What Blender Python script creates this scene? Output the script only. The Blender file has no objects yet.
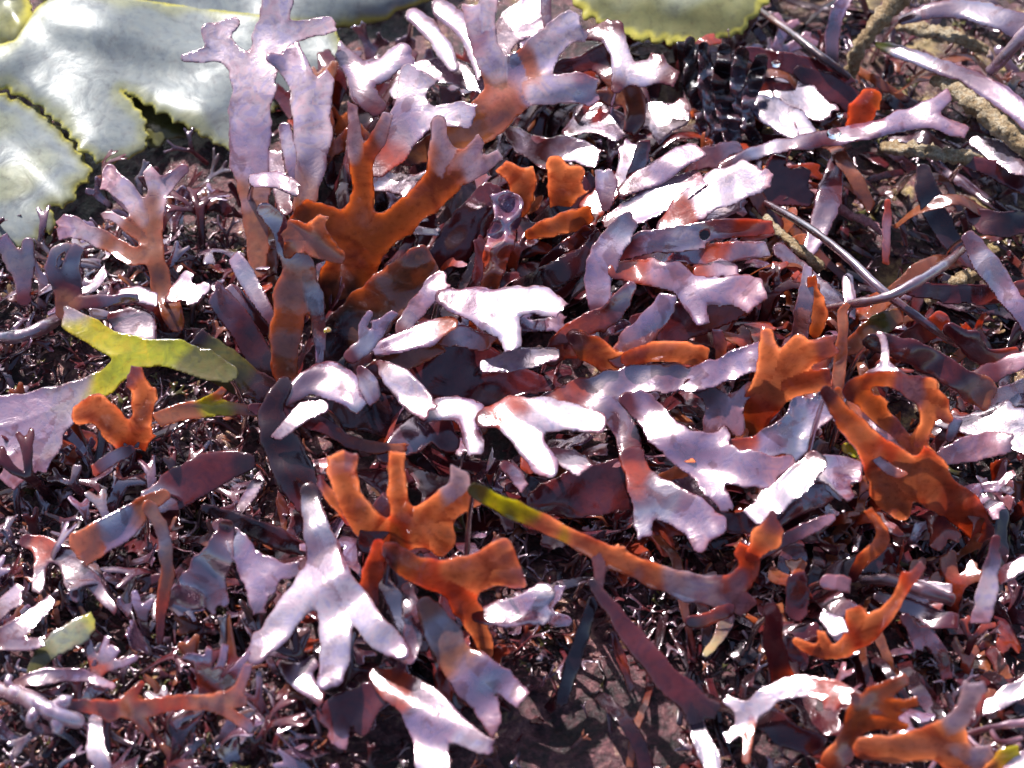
import bpy, math, random
import numpy as np
from mathutils import Vector, Matrix, noise

# ------------------------------------------------------------------ camera
SC = bpy.context.scene
COL = SC.collection
PITCH = math.radians(52)
MM = 0.001
PX = 0.25 * MM                      # one photograph pixel is a quarter millimetre on the rock
W, H = 1024, 768
LENS = 100.0
DIST = (W * PX / 2) / (18.0 / LENS)
CAM_POS = Vector((0, -math.cos(PITCH) * DIST, math.sin(PITCH) * DIST))
cam_data = bpy.data.cameras.new('camera')
cam_data.lens = LENS
cam_data.sensor_width = 36
cam_data.clip_start = 0.01
cam_data.clip_end = 100
cam_data.dof.use_dof = True
cam_data.dof.focus_distance = DIST - 0.012
cam_data.dof.aperture_fstop = 16
cam = bpy.data.objects.new('camera', cam_data)
COL.objects.link(cam)
cam.location = CAM_POS
cam.rotation_euler = (math.pi / 2 - PITCH, 0, 0)
SC.camera = cam

# ------------------------------------------------------------------ light
SUN_DIR = Vector((-0.33, 0.58, 0.745)).normalized()      # towards the sun
world = bpy.data.worlds.new('World')
SC.world = world
world.use_nodes = True
wn = world.node_tree.nodes
sky = wn.new('ShaderNodeTexSky')
sky.sky_type = 'NISHITA'
sky.sun_disc = False
sky.dust_density = 1.7
sky.ozone_density = 0.9
sky.sun_elevation = math.asin(SUN_DIR.z)
sky.sun_rotation = math.atan2(SUN_DIR.x, SUN_DIR.y)
world.node_tree.links.new(sky.outputs[0], wn['Background'].inputs[0])
wn['Background'].inputs[1].default_value = 0.095
sun_data = bpy.data.lights.new('sun', 'SUN')
sun_data.energy = 5.0
sun_data.angle = math.radians(0.5)
sun_data.color = (1.0, 0.96, 0.9)
sun = bpy.data.objects.new('sun', sun_data)
COL.objects.link(sun)
sun.rotation_euler = SUN_DIR.to_track_quat('Z', 'Y').to_euler()
SC.view_settings.view_transform = 'Standard'
SC.view_settings.look = 'None'
SC.view_settings.gamma = 1
SC.view_settings.use_curve_mapping = False
SC.view_settings.exposure = 0.95
SC.cycles.max_bounces = 7
SC.cycles.transmission_bounces = 4
SC.cycles.sample_clamp_indirect = 6
SC.cycles.use_denoising = True

random.seed(7)
RNG = np.random.default_rng(7)

# ------------------------------------------------------------------ pixel and height -> place on the shore
_f = LENS / 36 * W                  # focal length in pixels
_r = np.array((1.0, 0, 0))
_u = np.array((0, math.sin(PITCH), math.cos(PITCH)))
_d = np.array((0, math.cos(PITCH), -math.sin(PITCH)))
_c = np.array(CAM_POS)


def at(x, y, h):
    """Where the sight line through (x, y) meets the level h (millimetres above the rock's mean level)."""
    x, y, h = np.broadcast_arrays(np.asarray(x, float), np.asarray(y, float), np.asarray(h, float))
    dirs = ((x - W / 2) / _f)[..., None] * _r + ((H / 2 - y) / _f)[..., None] * _u + _d
    s = (h * MM - _c[2]) / dirs[..., 2]
    return _c + dirs * s[..., None]


def flat_at(x, y, h):
    x, y, h = np.broadcast_arrays(np.asarray(x, float), np.asarray(y, float), np.asarray(h, float))
    return np.stack((x * PX, -y * PX, h * MM), -1)


def ground_mm(x, y):
    """Height of the rock in millimetres at a place in metres."""
    p = Vector((x * 14, y * 14, 0.3))
    q = Vector((x * 60, y * 60, 1.7))
    return 5.0 * noise.noise(p) + 2.2 * noise.noise(q) + 0.8 * noise.noise(q * 2.7)


# ------------------------------------------------------------------ materials
def nodes_of(name):
    m = bpy.data.materials.new(name)
    m.use_nodes = True
    nt = m.node_tree
    nt.nodes.clear()
    return m, nt, nt.nodes, nt.links


def N(nt, kind, **kw):
    n = nt.nodes.new(kind)
    for k, v in kw.items():
        if k.startswith('i_'):
            key = k[2:]
            n.inputs[int(key) if key.isdigit() else key].default_value = v
        else:
            setattr(n, k, v)
    return n


def ramp(nt, src, stops):
    r = nt.nodes.new('ShaderNodeValToRGB')
    el = r.color_ramp.elements
    while len(el) < len(stops):
        el.new(0.5)
    for e, (p, c) in zip(el, stops):
        e.position = p
        e.color = (*c, 1) if len(c) == 3 else c
    nt.links.new(src, r.inputs[0])
    return r


def mixc(nt, fac, a, b, mode='MIX'):
    m = nt.nodes.new('ShaderNodeMix')
    m.data_type = 'RGBA'
    m.blend_type = mode
    for s, v in ((m.inputs[0], fac), (m.inputs[6], a), (m.inputs[7], b)):
        if hasattr(v, 'links'):
            nt.links.new(v, s)
        elif isinstance(v, (int, float)):
            s.default_value = v
        else:
            s.default_value = (*v, 1)
    return m.outputs[2]


def math_n(nt, op, a, b=0.0, clamp=False):
    m = nt.nodes.new('ShaderNodeMath')
    m.operation = op
    m.use_clamp = clamp
    for s, v in ((m.inputs[0], a), (m.inputs[1], b)):
        if hasattr(v, 'links'):
            nt.links.new(v, s)
        else:
            s.default_value = v
    return m.outputs[0]


def weed_material(name, bump=0.25, mott=1.0, film=0.10, sheen_rough=0.125, sheen_tint=(1.0, 0.845, 0.945), wrinkle=190, wetness=1.0):
    """Wet seaweed: pigment and thinness come with the frond, its lilac standing in for sky sheen; a waxy cuticle gives the broad sheen, a water film the glints."""
    m, nt, nd, ln = nodes_of(name)
    tc = N(nt, 'ShaderNodeTexCoord')
    oi = N(nt, 'ShaderNodeObjectInfo')
    off = N(nt, 'ShaderNodeVectorMath', operation='ADD')
    ln.new(tc.outputs['Object'], off.inputs[0])
    ln.new(oi.outputs['Random'], off.inputs[1])
    co = off.outputs[0]
    body_col = N(nt, 'ShaderNodeAttribute', attribute_name='pigment_and_sky')
    glow = N(nt, 'ShaderNodeAttribute', attribute_name='through')
    prop = N(nt, 'ShaderNodeAttribute', attribute_name='surface')       # x thinness, y sheen, z mottle
    sx = N(nt, 'ShaderNodeSeparateXYZ')
    ln.new(prop.outputs['Vector'], sx.inputs[0])
    n1 = N(nt, 'ShaderNodeTexNoise', i_Scale=75.0, i_Detail=5.0, i_Roughness=0.55, i_Distortion=1.2)
    n2 = N(nt, 'ShaderNodeTexNoise', i_Scale=650.0, i_Detail=4.0, i_Roughness=0.6)
    n3 = N(nt, 'ShaderNodeTexNoise', i_Scale=float(wrinkle), i_Detail=5.0, i_Roughness=0.6, i_Distortion=1.2)
    n4 = N(nt, 'ShaderNodeTexVoronoi', i_Scale=900.0)
    for n in (n1, n2, n3, n4):
        ln.new(co, n.inputs['Vector'])
    patch = ramp(nt, n1.outputs[0], [(0.54, (0, 0, 0)), (0.575, (1, 1, 1))])
    sheen_gap = math_n(nt, 'MULTIPLY', patch.outputs[0], math_n(nt, 'MULTIPLY', sx.outputs[2], 0.62 * mott))
    c1 = mixc(nt, sheen_gap, body_col.outputs['Color'], (0.075, 0.02, 0.026))  # maroon patches painted where the sky reflection breaks off
    tone = ramp(nt, n3.outputs[0], [(0.25, (0.62, 0.62, 0.68)), (0.5, (1, 1, 1)), (0.75, (1.2, 1.15, 1.05))])
    c2 = mixc(nt, 0.8, c1, tone.outputs[0], 'MULTIPLY')
    n5 = N(nt, 'ShaderNodeTexNoise', i_Scale=210.0, i_Detail=2.0, i_Distortion=2.0)
    ln.new(co, n5.inputs['Vector'])
    hue = ramp(nt, n5.outputs[0], [(0.36, (1.12, 0.93, 0.95)), (0.5, (1, 1, 1)), (0.62, (0.74, 0.76, 1.02))])
    c2 = mixc(nt, 0.85 * min(1.0, mott * mott + 0.02), c2, hue.outputs[0], 'MULTIPLY')
    speck = ramp(nt, n2.outputs[0], [(0.3, (0.66, 0.6, 0.62)), (0.45, (1, 1, 1)), (0.7, (1.08, 1.08, 1.08))])
    c3 = mixc(nt, 0.7, c2, speck.outputs[0], 'MULTIPLY')
    bp = N(nt, 'ShaderNodeBump', i_Strength=bump, i_Distance=0.0006)
    hsum = math_n(nt, 'ADD', n3.outputs[0], math_n(nt, 'MULTIPLY', n2.outputs[0], 0.22))
    ln.new(hsum, bp.inputs['Height'])
    bp2 = N(nt, 'ShaderNodeBump', i_Strength=bump * 0.9, i_Distance=0.00035)
    ln.new(n1.outputs[0], bp2.inputs['Height'])
    dif = N(nt, 'ShaderNodeBsdfDiffuse', i_Roughness=0.3)
    ln.new(c3, dif.inputs['Color'])
    ln.new(bp.outputs[0], dif.inputs['Normal'])
    tr = N(nt, 'ShaderNodeBsdfTranslucent')
    tc2 = mixc(nt, 0.6, glow.outputs['Color'], speck.outputs[0], 'MULTIPLY')
    deep = ramp(nt, n1.outputs[0], [(0.36, (1.1, 1.1, 1.1)), (0.5, (0.9, 0.84, 0.8)), (0.64, (0.52, 0.32, 0.26))])
    tc2 = mixc(nt, 0.9, tc2, deep.outputs[0], 'MULTIPLY')
    ln.new(tc2, tr.inputs['Color'])
    mx = N(nt, 'ShaderNodeMixShader')
    ln.new(sx.outputs[0], mx.inputs[0])
    ln.new(dif.outputs[0], mx.inputs[1])
    ln.new(tr.outputs[0], mx.inputs[2])
    gl = N(nt, 'ShaderNodeBsdfGlossy')
    gl.inputs['Color'].default_value = (*sheen_tint, 1)
    rr = ramp(nt, n3.outputs[0], [(0.3, (sheen_rough * 0.7,) * 3), (0.7, (sheen_rough * 1.3,) * 3)])
    ln.new(rr.outputs[0], gl.inputs['Roughness'])
    ln.new(bp.outputs[0], gl.inputs['Normal'])
    lw = N(nt, 'ShaderNodeFresnel', i_IOR=1.25)
    ln.new(bp.outputs[0], lw.inputs['Normal'])
    sh = math_n(nt, 'MULTIPLY', sx.outputs[1], math_n(nt, 'SUBTRACT', 1.0, math_n(nt, 'MULTIPLY', sheen_gap, 0.8)))
    fac = math_n(nt, 'ADD', sh, math_n(nt, 'MULTIPLY', lw.outputs[0], 0.5 * wetness), True)
    m2 = N(nt, 'ShaderNodeMixShader')
    ln.new(fac, m2.inputs[0])
    ln.new(mx.outputs[0], m2.inputs[1])
    ln.new(gl.outputs[0], m2.inputs[2])
    g2 = N(nt, 'ShaderNodeBsdfGlossy', i_Roughness=film)
    ln.new(bp2.outputs[0], g2.inputs['Normal'])
    fr = N(nt, 'ShaderNodeFresnel', i_IOR=1.36)
    ln.new(bp2.outputs[0], fr.inputs['Normal'])
    wet = ramp(nt, n1.outputs[0], [(0.35, (wetness,) * 3), (0.6, (0.35 * wetness,) * 3)])
    m3 = N(nt, 'ShaderNodeMixShader')
    ln.new(math_n(nt, 'MULTIPLY', fr.outputs[0], wet.outputs[0], True), m3.inputs[0])
    ln.new(m2.outputs[0], m3.inputs[1])
    ln.new(g2.outputs[0], m3.inputs[2])
    out = N(nt, 'ShaderNodeOutputMaterial')
    ln.new(m3.outputs[0], out.inputs[0])
    return m


MAT_WEED = weed_material('wet_red_seaweed')
MAT_LITTER = weed_material('wet_threads', film=0.16, sheen_rough=0.3, wetness=0.4)
MAT_WRACK = weed_material('wet_wrack', bump=0.22, mott=0.4, film=0.13, sheen_rough=0.30, sheen_tint=(0.93, 0.97, 1.0), wrinkle=130)
MAT_CRINKLE = weed_material('crinkled_wrack', wetness=0.3, bump=0.7, mott=0.3, film=0.10, sheen_rough=0.22, sheen_tint=(0.9, 0.93, 1.0), wrinkle=300)


def crust_material(name, stops, scale=420.0, bump=1.0, spec=0.5, rough=0.4, coat=0.4, patches=False):
    m, nt, nd, ln = nodes_of(name)
    tc = N(nt, 'ShaderNodeTexCoord')
    n1 = N(nt, 'ShaderNodeTexNoise', i_Scale=scale, i_Detail=6.0, i_Roughness=0.7)
    n2 = N(nt, 'ShaderNodeTexVoronoi', i_Scale=scale * 1.6)
    n3 = N(nt, 'ShaderNodeTexNoise', i_Scale=scale * 0.12, i_Detail=3.0)
    for n in (n1, n2, n3):
        ln.new(tc.outputs['Object'], n.inputs['Vector'])
    v = math_n(nt, 'ADD', math_n(nt, 'MULTIPLY', n1.outputs[0], 0.55), math_n(nt, 'MULTIPLY', n3.outputs[0], 0.5))
    r = ramp(nt, v, stops)
    c = mixc(nt, 0.5, r.outputs[0], ramp(nt, n2.outputs[0], [(0.0, (1.2, 1.2, 1.2)), (0.7, (0.45, 0.4, 0.4))]).outputs[0], 'MULTIPLY')
    if patches:
        # pink coralline and ochre crusts grow over the rock on its upper right, thin elsewhere
        sep = N(nt, 'ShaderNodeSeparateXYZ')
        ln.new(tc.outputs['Object'], sep.inputs[0])
        n6 = N(nt, 'ShaderNodeTexNoise', i_Scale=70.0, i_Detail=5.0, i_Roughness=0.65)
        ln.new(tc.outputs['Object'], n6.inputs['Vector'])
        place = math_n(nt, 'ADD', math_n(nt, 'MULTIPLY', sep.outputs[0], 3.0), math_n(nt, 'MULTIPLY', sep.outputs[1], 2.0), True)
        mk = ramp(nt, math_n(nt, 'ADD', n6.outputs[0], math_n(nt, 'MULTIPLY', place, 0.28)), [(0.60, (0, 0, 0)), (0.72, (1, 1, 1))])
        crust = ramp(nt, n3.outputs[0], [(0.40, (0.20, 0.07, 0.09)), (0.5, (0.10, 0.055, 0.03)), (0.6, (0.34, 0.24, 0.10))])
        c = mixc(nt, mk.outputs[0], c, mixc(nt, 1.0, crust.outputs[0], ramp(nt, n1.outputs[0], [(0.3, (0.3, 0.3, 0.3)), (0.7, (1.3, 1.3, 1.3))]).outputs[0], 'MULTIPLY'))
    p = N(nt, 'ShaderNodeBsdfPrincipled')
    ln.new(c, p.inputs['Base Color'])
    p.inputs['Roughness'].default_value = rough
    p.inputs['Specular IOR Level'].default_value = spec
    p.inputs['Coat Weight'].default_value = coat
    p.inputs['Coat Roughness'].default_value = 0.12
    b = N(nt, 'ShaderNodeBump', i_Strength=bump, i_Distance=0.0012)
    ln.new(math_n(nt, 'ADD', n1.outputs[0], math_n(nt, 'MULTIPLY', n2.outputs[0], 0.15)), b.inputs['Height'])
    ln.new(b.outputs[0], p.inputs['Normal'])
    ln.new(b.outputs[0], p.inputs['Coat Normal'])
    out = N(nt, 'ShaderNodeOutputMaterial')
    ln.new(p.outputs[0], out.inputs[0])
    return m


MAT_ROCK = crust_material('wet_crusted_rock', [(0.42, (0.008, 0.004, 0.005)), (0.49, (0.045, 0.014, 0.019)), (0.54, (0.10, 0.032, 0.042)),
                                               (0.60, (0.20, 0.078, 0.085)), (0.65, (0.40, 0.24, 0.18))], 560.0, 1.0, 0.4, 0.4, 0.5, True)
MAT_CRUST = crust_material('sandy_growth', [(0.35, (0.10, 0.05, 0.045)), (0.47, (0.30, 0.20, 0.10)), (0.54, (0.40, 0.29, 0.17)), (0.62, (0.52, 0.44, 0.32))], 900.0, 1.0, 0.3, 0.6, 0.1)
MAT_PINKCRUST = crust_material('pink_coralline_growth', [(0.35, (0.12, 0.04, 0.05)), (0.5, (0.36, 0.15, 0.19)), (0.65, (0.5, 0.28, 0.32))], 800.0, 1.0, 0.4, 0.5, 0.2)

# frond colours, the pale lilac and silver ones holding painted sky sheen: colour, colour of light coming through, thinness, sheen, mottle
PAL = {
    'l': ((0.19, 0.097, 0.16), (0.60, 0.30, 0.34), 0.16, 0.31, 0.9),  # lilac of the reflected sky painted into the body colour
    'w': ((0.36, 0.29, 0.34), (0.75, 0.52, 0.52), 0.16, 0.32, 0.5),  # whitish wash painted in for sun and sky sheen
    'p': ((0.38, 0.16, 0.19), (0.95, 0.42, 0.36), 0.26, 0.27, 0.7),
    'c': ((0.13, 0.125, 0.165), (0.40, 0.42, 0.40), 0.12, 0.36, 0.7),  # blue grey of mirrored sky put into the colour
    'v': ((0.09, 0.042, 0.06), (0.35, 0.14, 0.16), 0.10, 0.24, 0.9),
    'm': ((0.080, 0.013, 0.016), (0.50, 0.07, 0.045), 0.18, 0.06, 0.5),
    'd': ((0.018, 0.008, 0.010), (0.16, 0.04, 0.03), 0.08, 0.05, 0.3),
    'o': ((0.60, 0.19, 0.09), (1.0, 0.52, 0.31), 0.80, 0.09, 0.15),
    'r': ((0.42, 0.075, 0.035), (1.0, 0.34, 0.17), 0.66, 0.06, 0.25),
    'b': ((0.26, 0.105, 0.05), (1.0, 0.42, 0.15), 0.55, 0.06, 0.25),
    'y': ((0.50, 0.44, 0.02), (0.95, 0.88, 0.05), 0.50, 0.03, 0.05),
    'g': ((0.36, 0.37, 0.02), (0.75, 0.78, 0.05), 0.45, 0.03, 0.05),
    'k': ((0.18, 0.13, 0.13), (0.40, 0.25, 0.2), 0.12, 0.25, 0.6),
    'f': ((0.60, 0.48, 0.56), (0.95, 0.74, 0.76), 0.46, 0.13, 0.25),  # pale tips: bleaching, with sky sheen painted in
    't': ((0.40, 0.31, 0.15), (0.4, 0.3, 0.1), 0.05, 0.03, 0.2),
    'e': ((0.55, 0.50, 0.10), (0.75, 0.68, 0.06), 0.30, 0.02, 0.0),
    's': ((0.25, 0.255, 0.16), (0.45, 0.46, 0.30), 0.12, 0.075, 0.15),
    'u': ((0.19, 0.185, 0.075), (0.45, 0.42, 0.06), 0.22, 0.04, 0.15),
    'q': ((0.10, 0.095, 0.025), (0.3, 0.28, 0.02), 0.25, 0.03, 0.1),
    'n': ((0.195, 0.215, 0.215), (0.45, 0.46, 0.40), 0.10, 0.075, 0.15),  # silver of the wrack's sheen put into its base colour
}


def pal_lerp(code, t):
    """Colour rows for every t in [0, 1] along the stops in code."""
    rows = np.array([(*PAL[c][0], *PAL[c][1], *PAL[c][2:]) for c in code])
    if len(code) == 1:
        return np.repeat(rows, len(t), 0)
    u = np.clip(t, 0, 1) * (len(code) - 1)
    i = np.minimum(u.astype(int), len(code) - 2)
    f = (u - i)[:, None]
    f = f * f * (3 - 2 * f)
    return rows[i] * (1 - f) + rows[i + 1] * f


# ------------------------------------------------------------------ blades
def parse(s):
    return [tuple(float(v) for v in p.split(',')) for p in s.split()]


class Wave:
    """A soft random undulation, in millimetres, over pixel space."""
    def __init__(self, amp, lam):
        self.k = [(random.uniform(0, 6.28), random.uniform(0.7, 1.5) * 6.28 / lam, random.uniform(0, 6.28), amp * random.uniform(0.3, 0.7)) for _ in range(4)]

    def __call__(self, x, y):
        z = 0
        for a, k, ph, am in self.k:
            z = z + am * np.sin((x * math.cos(a) + y * math.sin(a)) * k + ph)
        return z


def tip_cuts(branches):
    """How each free end finishes: blunt and slanting, notched, or round."""
    cuts = []
    for bi, b in enumerate(branches):
        (ax, ay, ar), (bx, by, r) = b[-2][:3], b[-1][:3]
        if r < 2.6:
            continue
        if any(math.hypot(c[0][0] - bx, c[0][1] - by) < 1.3 * r + 3 for ci, c in enumerate(branches) if ci != bi):
            continue                            # not a free end: another branch starts here
        if any(ci != bi and math.hypot(p[0] - bx, p[1] - by) < p[2] + 3 for ci, c in enumerate(branches) for p in c):
            continue
        L = math.hypot(bx - ax, by - ay) + 1e-9
        ux, uy = (bx - ax) / L, (by - ay) / L
        an = random.uniform(-0.55, 0.55)
        cx, sx = math.cos(an), math.sin(an)
        z = random.random()
        if z < 0.8:
            cuts.append(('cut', bi, bx, by, ux * cx - uy * sx, ux * sx + uy * cx, r * random.uniform(0.0, 0.4)))
        if 0.3 < z < 0.8:
            o = random.uniform(-0.4, 0.4) * r
            q = random.uniform(0.4, 0.7)
            cuts.append(('notch', bi, bx + ux * r * q - uy * o, by + uy * r * q + ux * o, r * random.uniform(0.32, 0.5)))
    return cuts


def seg_eval(P, segs, cuts=(), rough=None):
    """For points P: smooth inside distance, nearest branch, blended level / t, normalised offset."""
    n = len(P)
    K = max(0.6, min(3.2, 0.28 * float(np.mean([q[2] for q in segs]))))
    wsum = np.zeros(n)
    dh = np.zeros(n)
    tt = np.zeros(n)
    best = np.full(n, 1e9)
    who = np.zeros(n, int)
    rad = np.zeros(n)
    nb = max(s[-1] for s in segs) + 1
    D = np.full((nb, n), -1e9)
    for (ax, ay, ar, ah, at_, bx, by, br, bh, bt, br_id) in segs:
        vx, vy = bx - ax, by - ay
        L2 = vx * vx + vy * vy + 1e-9
        u = np.clip(((P[:, 0] - ax) * vx + (P[:, 1] - ay) * vy) / L2, 0, 1)
        dx, dy = P[:, 0] - ax - u * vx, P[:, 1] - ay - u * vy
        dist = np.sqrt(dx * dx + dy * dy)
        r = ar + (br - ar) * u
        D[br_id] = np.maximum(D[br_id], r - dist)
        nd = dist / r
        w = (1.0 / (nd * nd + 0.06)) ** 3
        wsum += w
        dh += w * (ah + (bh - ah) * u)
        tt += w * (at_ + (bt - at_) * u)
        closer = nd < best
        best = np.where(closer, nd, best)
        who = np.where(closer, br_id, who)
        rad = np.where(closer, r, rad)
    for c in cuts:
        if c[0] == 'cut':
            _, bi, x, y, ux, uy, d = c
            D[bi] = np.minimum(D[bi], d - ((P[:, 0] - x) * ux + (P[:, 1] - y) * uy) + np.where(np.hypot(P[:, 0] - x, P[:, 1] - y) > 3.0 * max(d, 6), 999, 0))
    dmax = D.max(0)
    sd = dmax + K * np.log(np.exp((D - dmax) / K).sum(0))
    for c in cuts:
        if c[0] == 'notch':
            _, bi, x, y, r = c
            sd = np.minimum(sd, np.hypot(P[:, 0] - x, P[:, 1] - y) - r)
    if rough is not None:
        sd = sd + rough(P[:, 0], P[:, 1]) * np.clip(0.4 + rad / 14, 0, 1.3)
    return sd, who, dh / wsum, tt / wsum, np.minimum(best, 1.4), rad


class Ragged:
    """Uneven outline: a slow swell and a finer tooth, in pixels."""
    def __init__(self, amp=1.0):
        self.a, self.b = Wave(0.9 * amp, 34), Wave(0.36 * amp, 13)

    def __call__(self, x, y):
        return self.a(x, y) + self.b(x, y)


def poly_eval(P, poly):
    q = np.array(poly)
    a, b = q, np.roll(q, -1, 0)
    n = len(P)
    dmin = np.full(n, 1e9)
    inside = np.zeros(n, bool)
    for (ax, ay), (bx, by) in zip(a, b):
        vx, vy = bx - ax, by - ay
        u = np.clip(((P[:, 0] - ax) * vx + (P[:, 1] - ay) * vy) / (vx * vx + vy * vy + 1e-9), 0, 1)
        dmin = np.minimum(dmin, np.hypot(P[:, 0] - ax - u * vx, P[:, 1] - ay - u * vy))
        c = ((ay > P[:, 1]) != (by > P[:, 1]))
        xs = ax + (P[:, 1] - ay) / (by - ay + 1e-12) * vx
        inside ^= c & (P[:, 0] < xs)
    return np.where(inside, dmin, -dmin)


def contour_mesh(x0, y0, x1, y1, cell, sdf):
    """Grid clipped to sdf >= 0: points (n, 2), faces, with the clipped edge on the zero line."""
    nx, ny = int((x1 - x0) / cell) + 2, int((y1 - y0) / cell) + 2
    gx, gy = np.meshgrid(x0 + np.arange(nx) * cell, y0 + np.arange(ny) * cell)
    G = np.stack((gx.ravel(), gy.ravel()), -1)
    v = sdf(G)
    # pull grid points that are nearly on the edge inside, so that no sliver faces appear
    v = np.where((v > -0.12 * cell) & (v < 0.12 * cell), 0.12 * cell, v)
    pos = v > 0
    idx = {}
    pts, faces = [], []

    def gp(i):
        k = idx.get(i)
        if k is None:
            k = idx[i] = len(pts)
            pts.append((G[i, 0], G[i, 1]))
        return k

    def ep(i, j):
        key = (i, j) if i < j else (j, i)
        k = idx.get(key)
        if k is None:
            f = v[i] / (v[i] - v[j])
            k = idx[key] = len(pts)
            pts.append(tuple(G[i] + (G[j] - G[i]) * f))
        return k

    P2 = pos.reshape(ny, nx)
    any_in = P2[:-1, :-1] | P2[1:, :-1] | P2[:-1, 1:] | P2[1:, 1:]
    for r, c in zip(*np.nonzero(any_in)):
        q = (r * nx + c, r * nx + c + 1, (r + 1) * nx + c + 1, (r + 1) * nx + c)
        f = []
        for a in range(4):
            i, j = q[a], q[(a + 1) % 4]
            if pos[i]:
                f.append(gp(i))
            if pos[i] != pos[j]:
                f.append(ep(i, j))
        if len(f) >= 3:
            faces.append(f)
    return np.array(pts), faces


def vert_normals(V, faces):
    nrm = np.zeros_like(V)
    for f in faces:
        p = V[f]
        n = np.zeros(3)
        for k in range(1, len(f) - 1):
            n += np.cross(p[k] - p[0], p[k + 1] - p[0])
        nrm[f] += n
    return nrm / (np.linalg.norm(nrm, axis=1, keepdims=True) + 1e-20)


def make_mesh(name, V, faces, rows, normals, mat):
    me = bpy.data.meshes.new(name)
    me.from_pydata(V.tolist(), [], faces)
    n = len(V)
    for nm, sl in (('pigment_and_sky', slice(0, 3)), ('through', slice(3, 6))):
        a = me.attributes.new(nm, 'FLOAT_COLOR', 'POINT')
        a.data.foreach_set('color', np.c_[rows[:, sl], np.ones(n)].astype(np.float32).ravel())
    a = me.attributes.new('surface', 'FLOAT_VECTOR', 'POINT')
    a.data.foreach_set('vector', rows[:, 6:9].astype(np.float32).ravel())
    me.polygons.foreach_set('use_smooth', np.ones(len(me.polygons), bool))
    me.materials.append(mat)
    me.update()
    if normals is not None:
        me.normals_split_custom_set_from_vertices(normals.tolist())
    return me


def solid(pts, faces, inside, mid, rows, who, thick, edge):
    """Two skins that meet in a rounded rim. Returns V, F, rows, who per face, normals."""
    # a closed lens: rim points are shared by both skins
    nrm = vert_normals(mid, faces)
    toward = _c - mid
    if (nrm * toward).sum() < 0:
        nrm = -nrm
        flip = True
    else:
        flip = False
    half = thick * 0.5 * MM * np.sqrt(np.clip(inside / edge, 0, 1))
    n = len(pts)
    rim = inside < 1e-3
    back = np.arange(n) + n
    back[rim] = np.nonzero(rim)[0]
    keep = np.nonzero(~rim)[0]
    back[keep] = n + np.arange(len(keep))
    V = np.concatenate((mid + nrm * half[:, None], (mid - nrm * half[:, None])[keep]))
    R = np.concatenate((rows, rows[keep]))
    F, wf = [], []
    for f in faces:
        a = f[::-1] if flip else list(f)
        F.append(a)
        F.append([int(back[i]) for i in reversed(a)])
        w = int(np.bincount([who[i] for i in f]).argmax())
        wf += [w, w]
    # a back face equal to its front face (all rim points) is dropped
    G, wg = [], []
    for k in range(0, len(F), 2):
        G.append(F[k])
        wg.append(wf[k])
        if set(F[k]) != set(F[k + 1]):
            G.append(F[k + 1])
            wg.append(wf[k + 1])
    return V, G, R, np.array(wg), vert_normals(V, G)


def link(name, me, parent=None, loc=None):
    o = bpy.data.objects.new(name, me)
    COL.objects.link(o)
    if parent:
        o.parent = parent
    if loc is not None:
        o.location = loc
    return o


def tag(o, label, cat, group=None, kind=None):
    if label:
        o['label'] = label
    if cat:
        o['category'] = cat
    if group:
        o['group'] = group
    if kind:
        o['kind'] = kind
    return o


def submesh(V, F, R, Nn, sel, name, mat, origin):
    use = sorted({i for k in sel for i in F[k]})
    mp = {i: j for j, i in enumerate(use)}
    return make_mesh(name, V[use] - origin, [[mp[i] for i in F[k]] for k in sel], R[use], Nn[use], mat)


GRADES = {
    'hot': (0.052, -0.008), 'sheen': (0.02, -0.045), 'flat': (-0.01, 0.01), 'left': (0.11, -0.03), 'right': (-0.10, 0.0),
    'lean': (-0.02, -0.14), 'up': (-0.03, -0.33), 'steep': (-0.02, -0.37), 'away': (0.0, 0.10), 'down': (0.0, 0.2),
}
TALLY = {}


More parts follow.
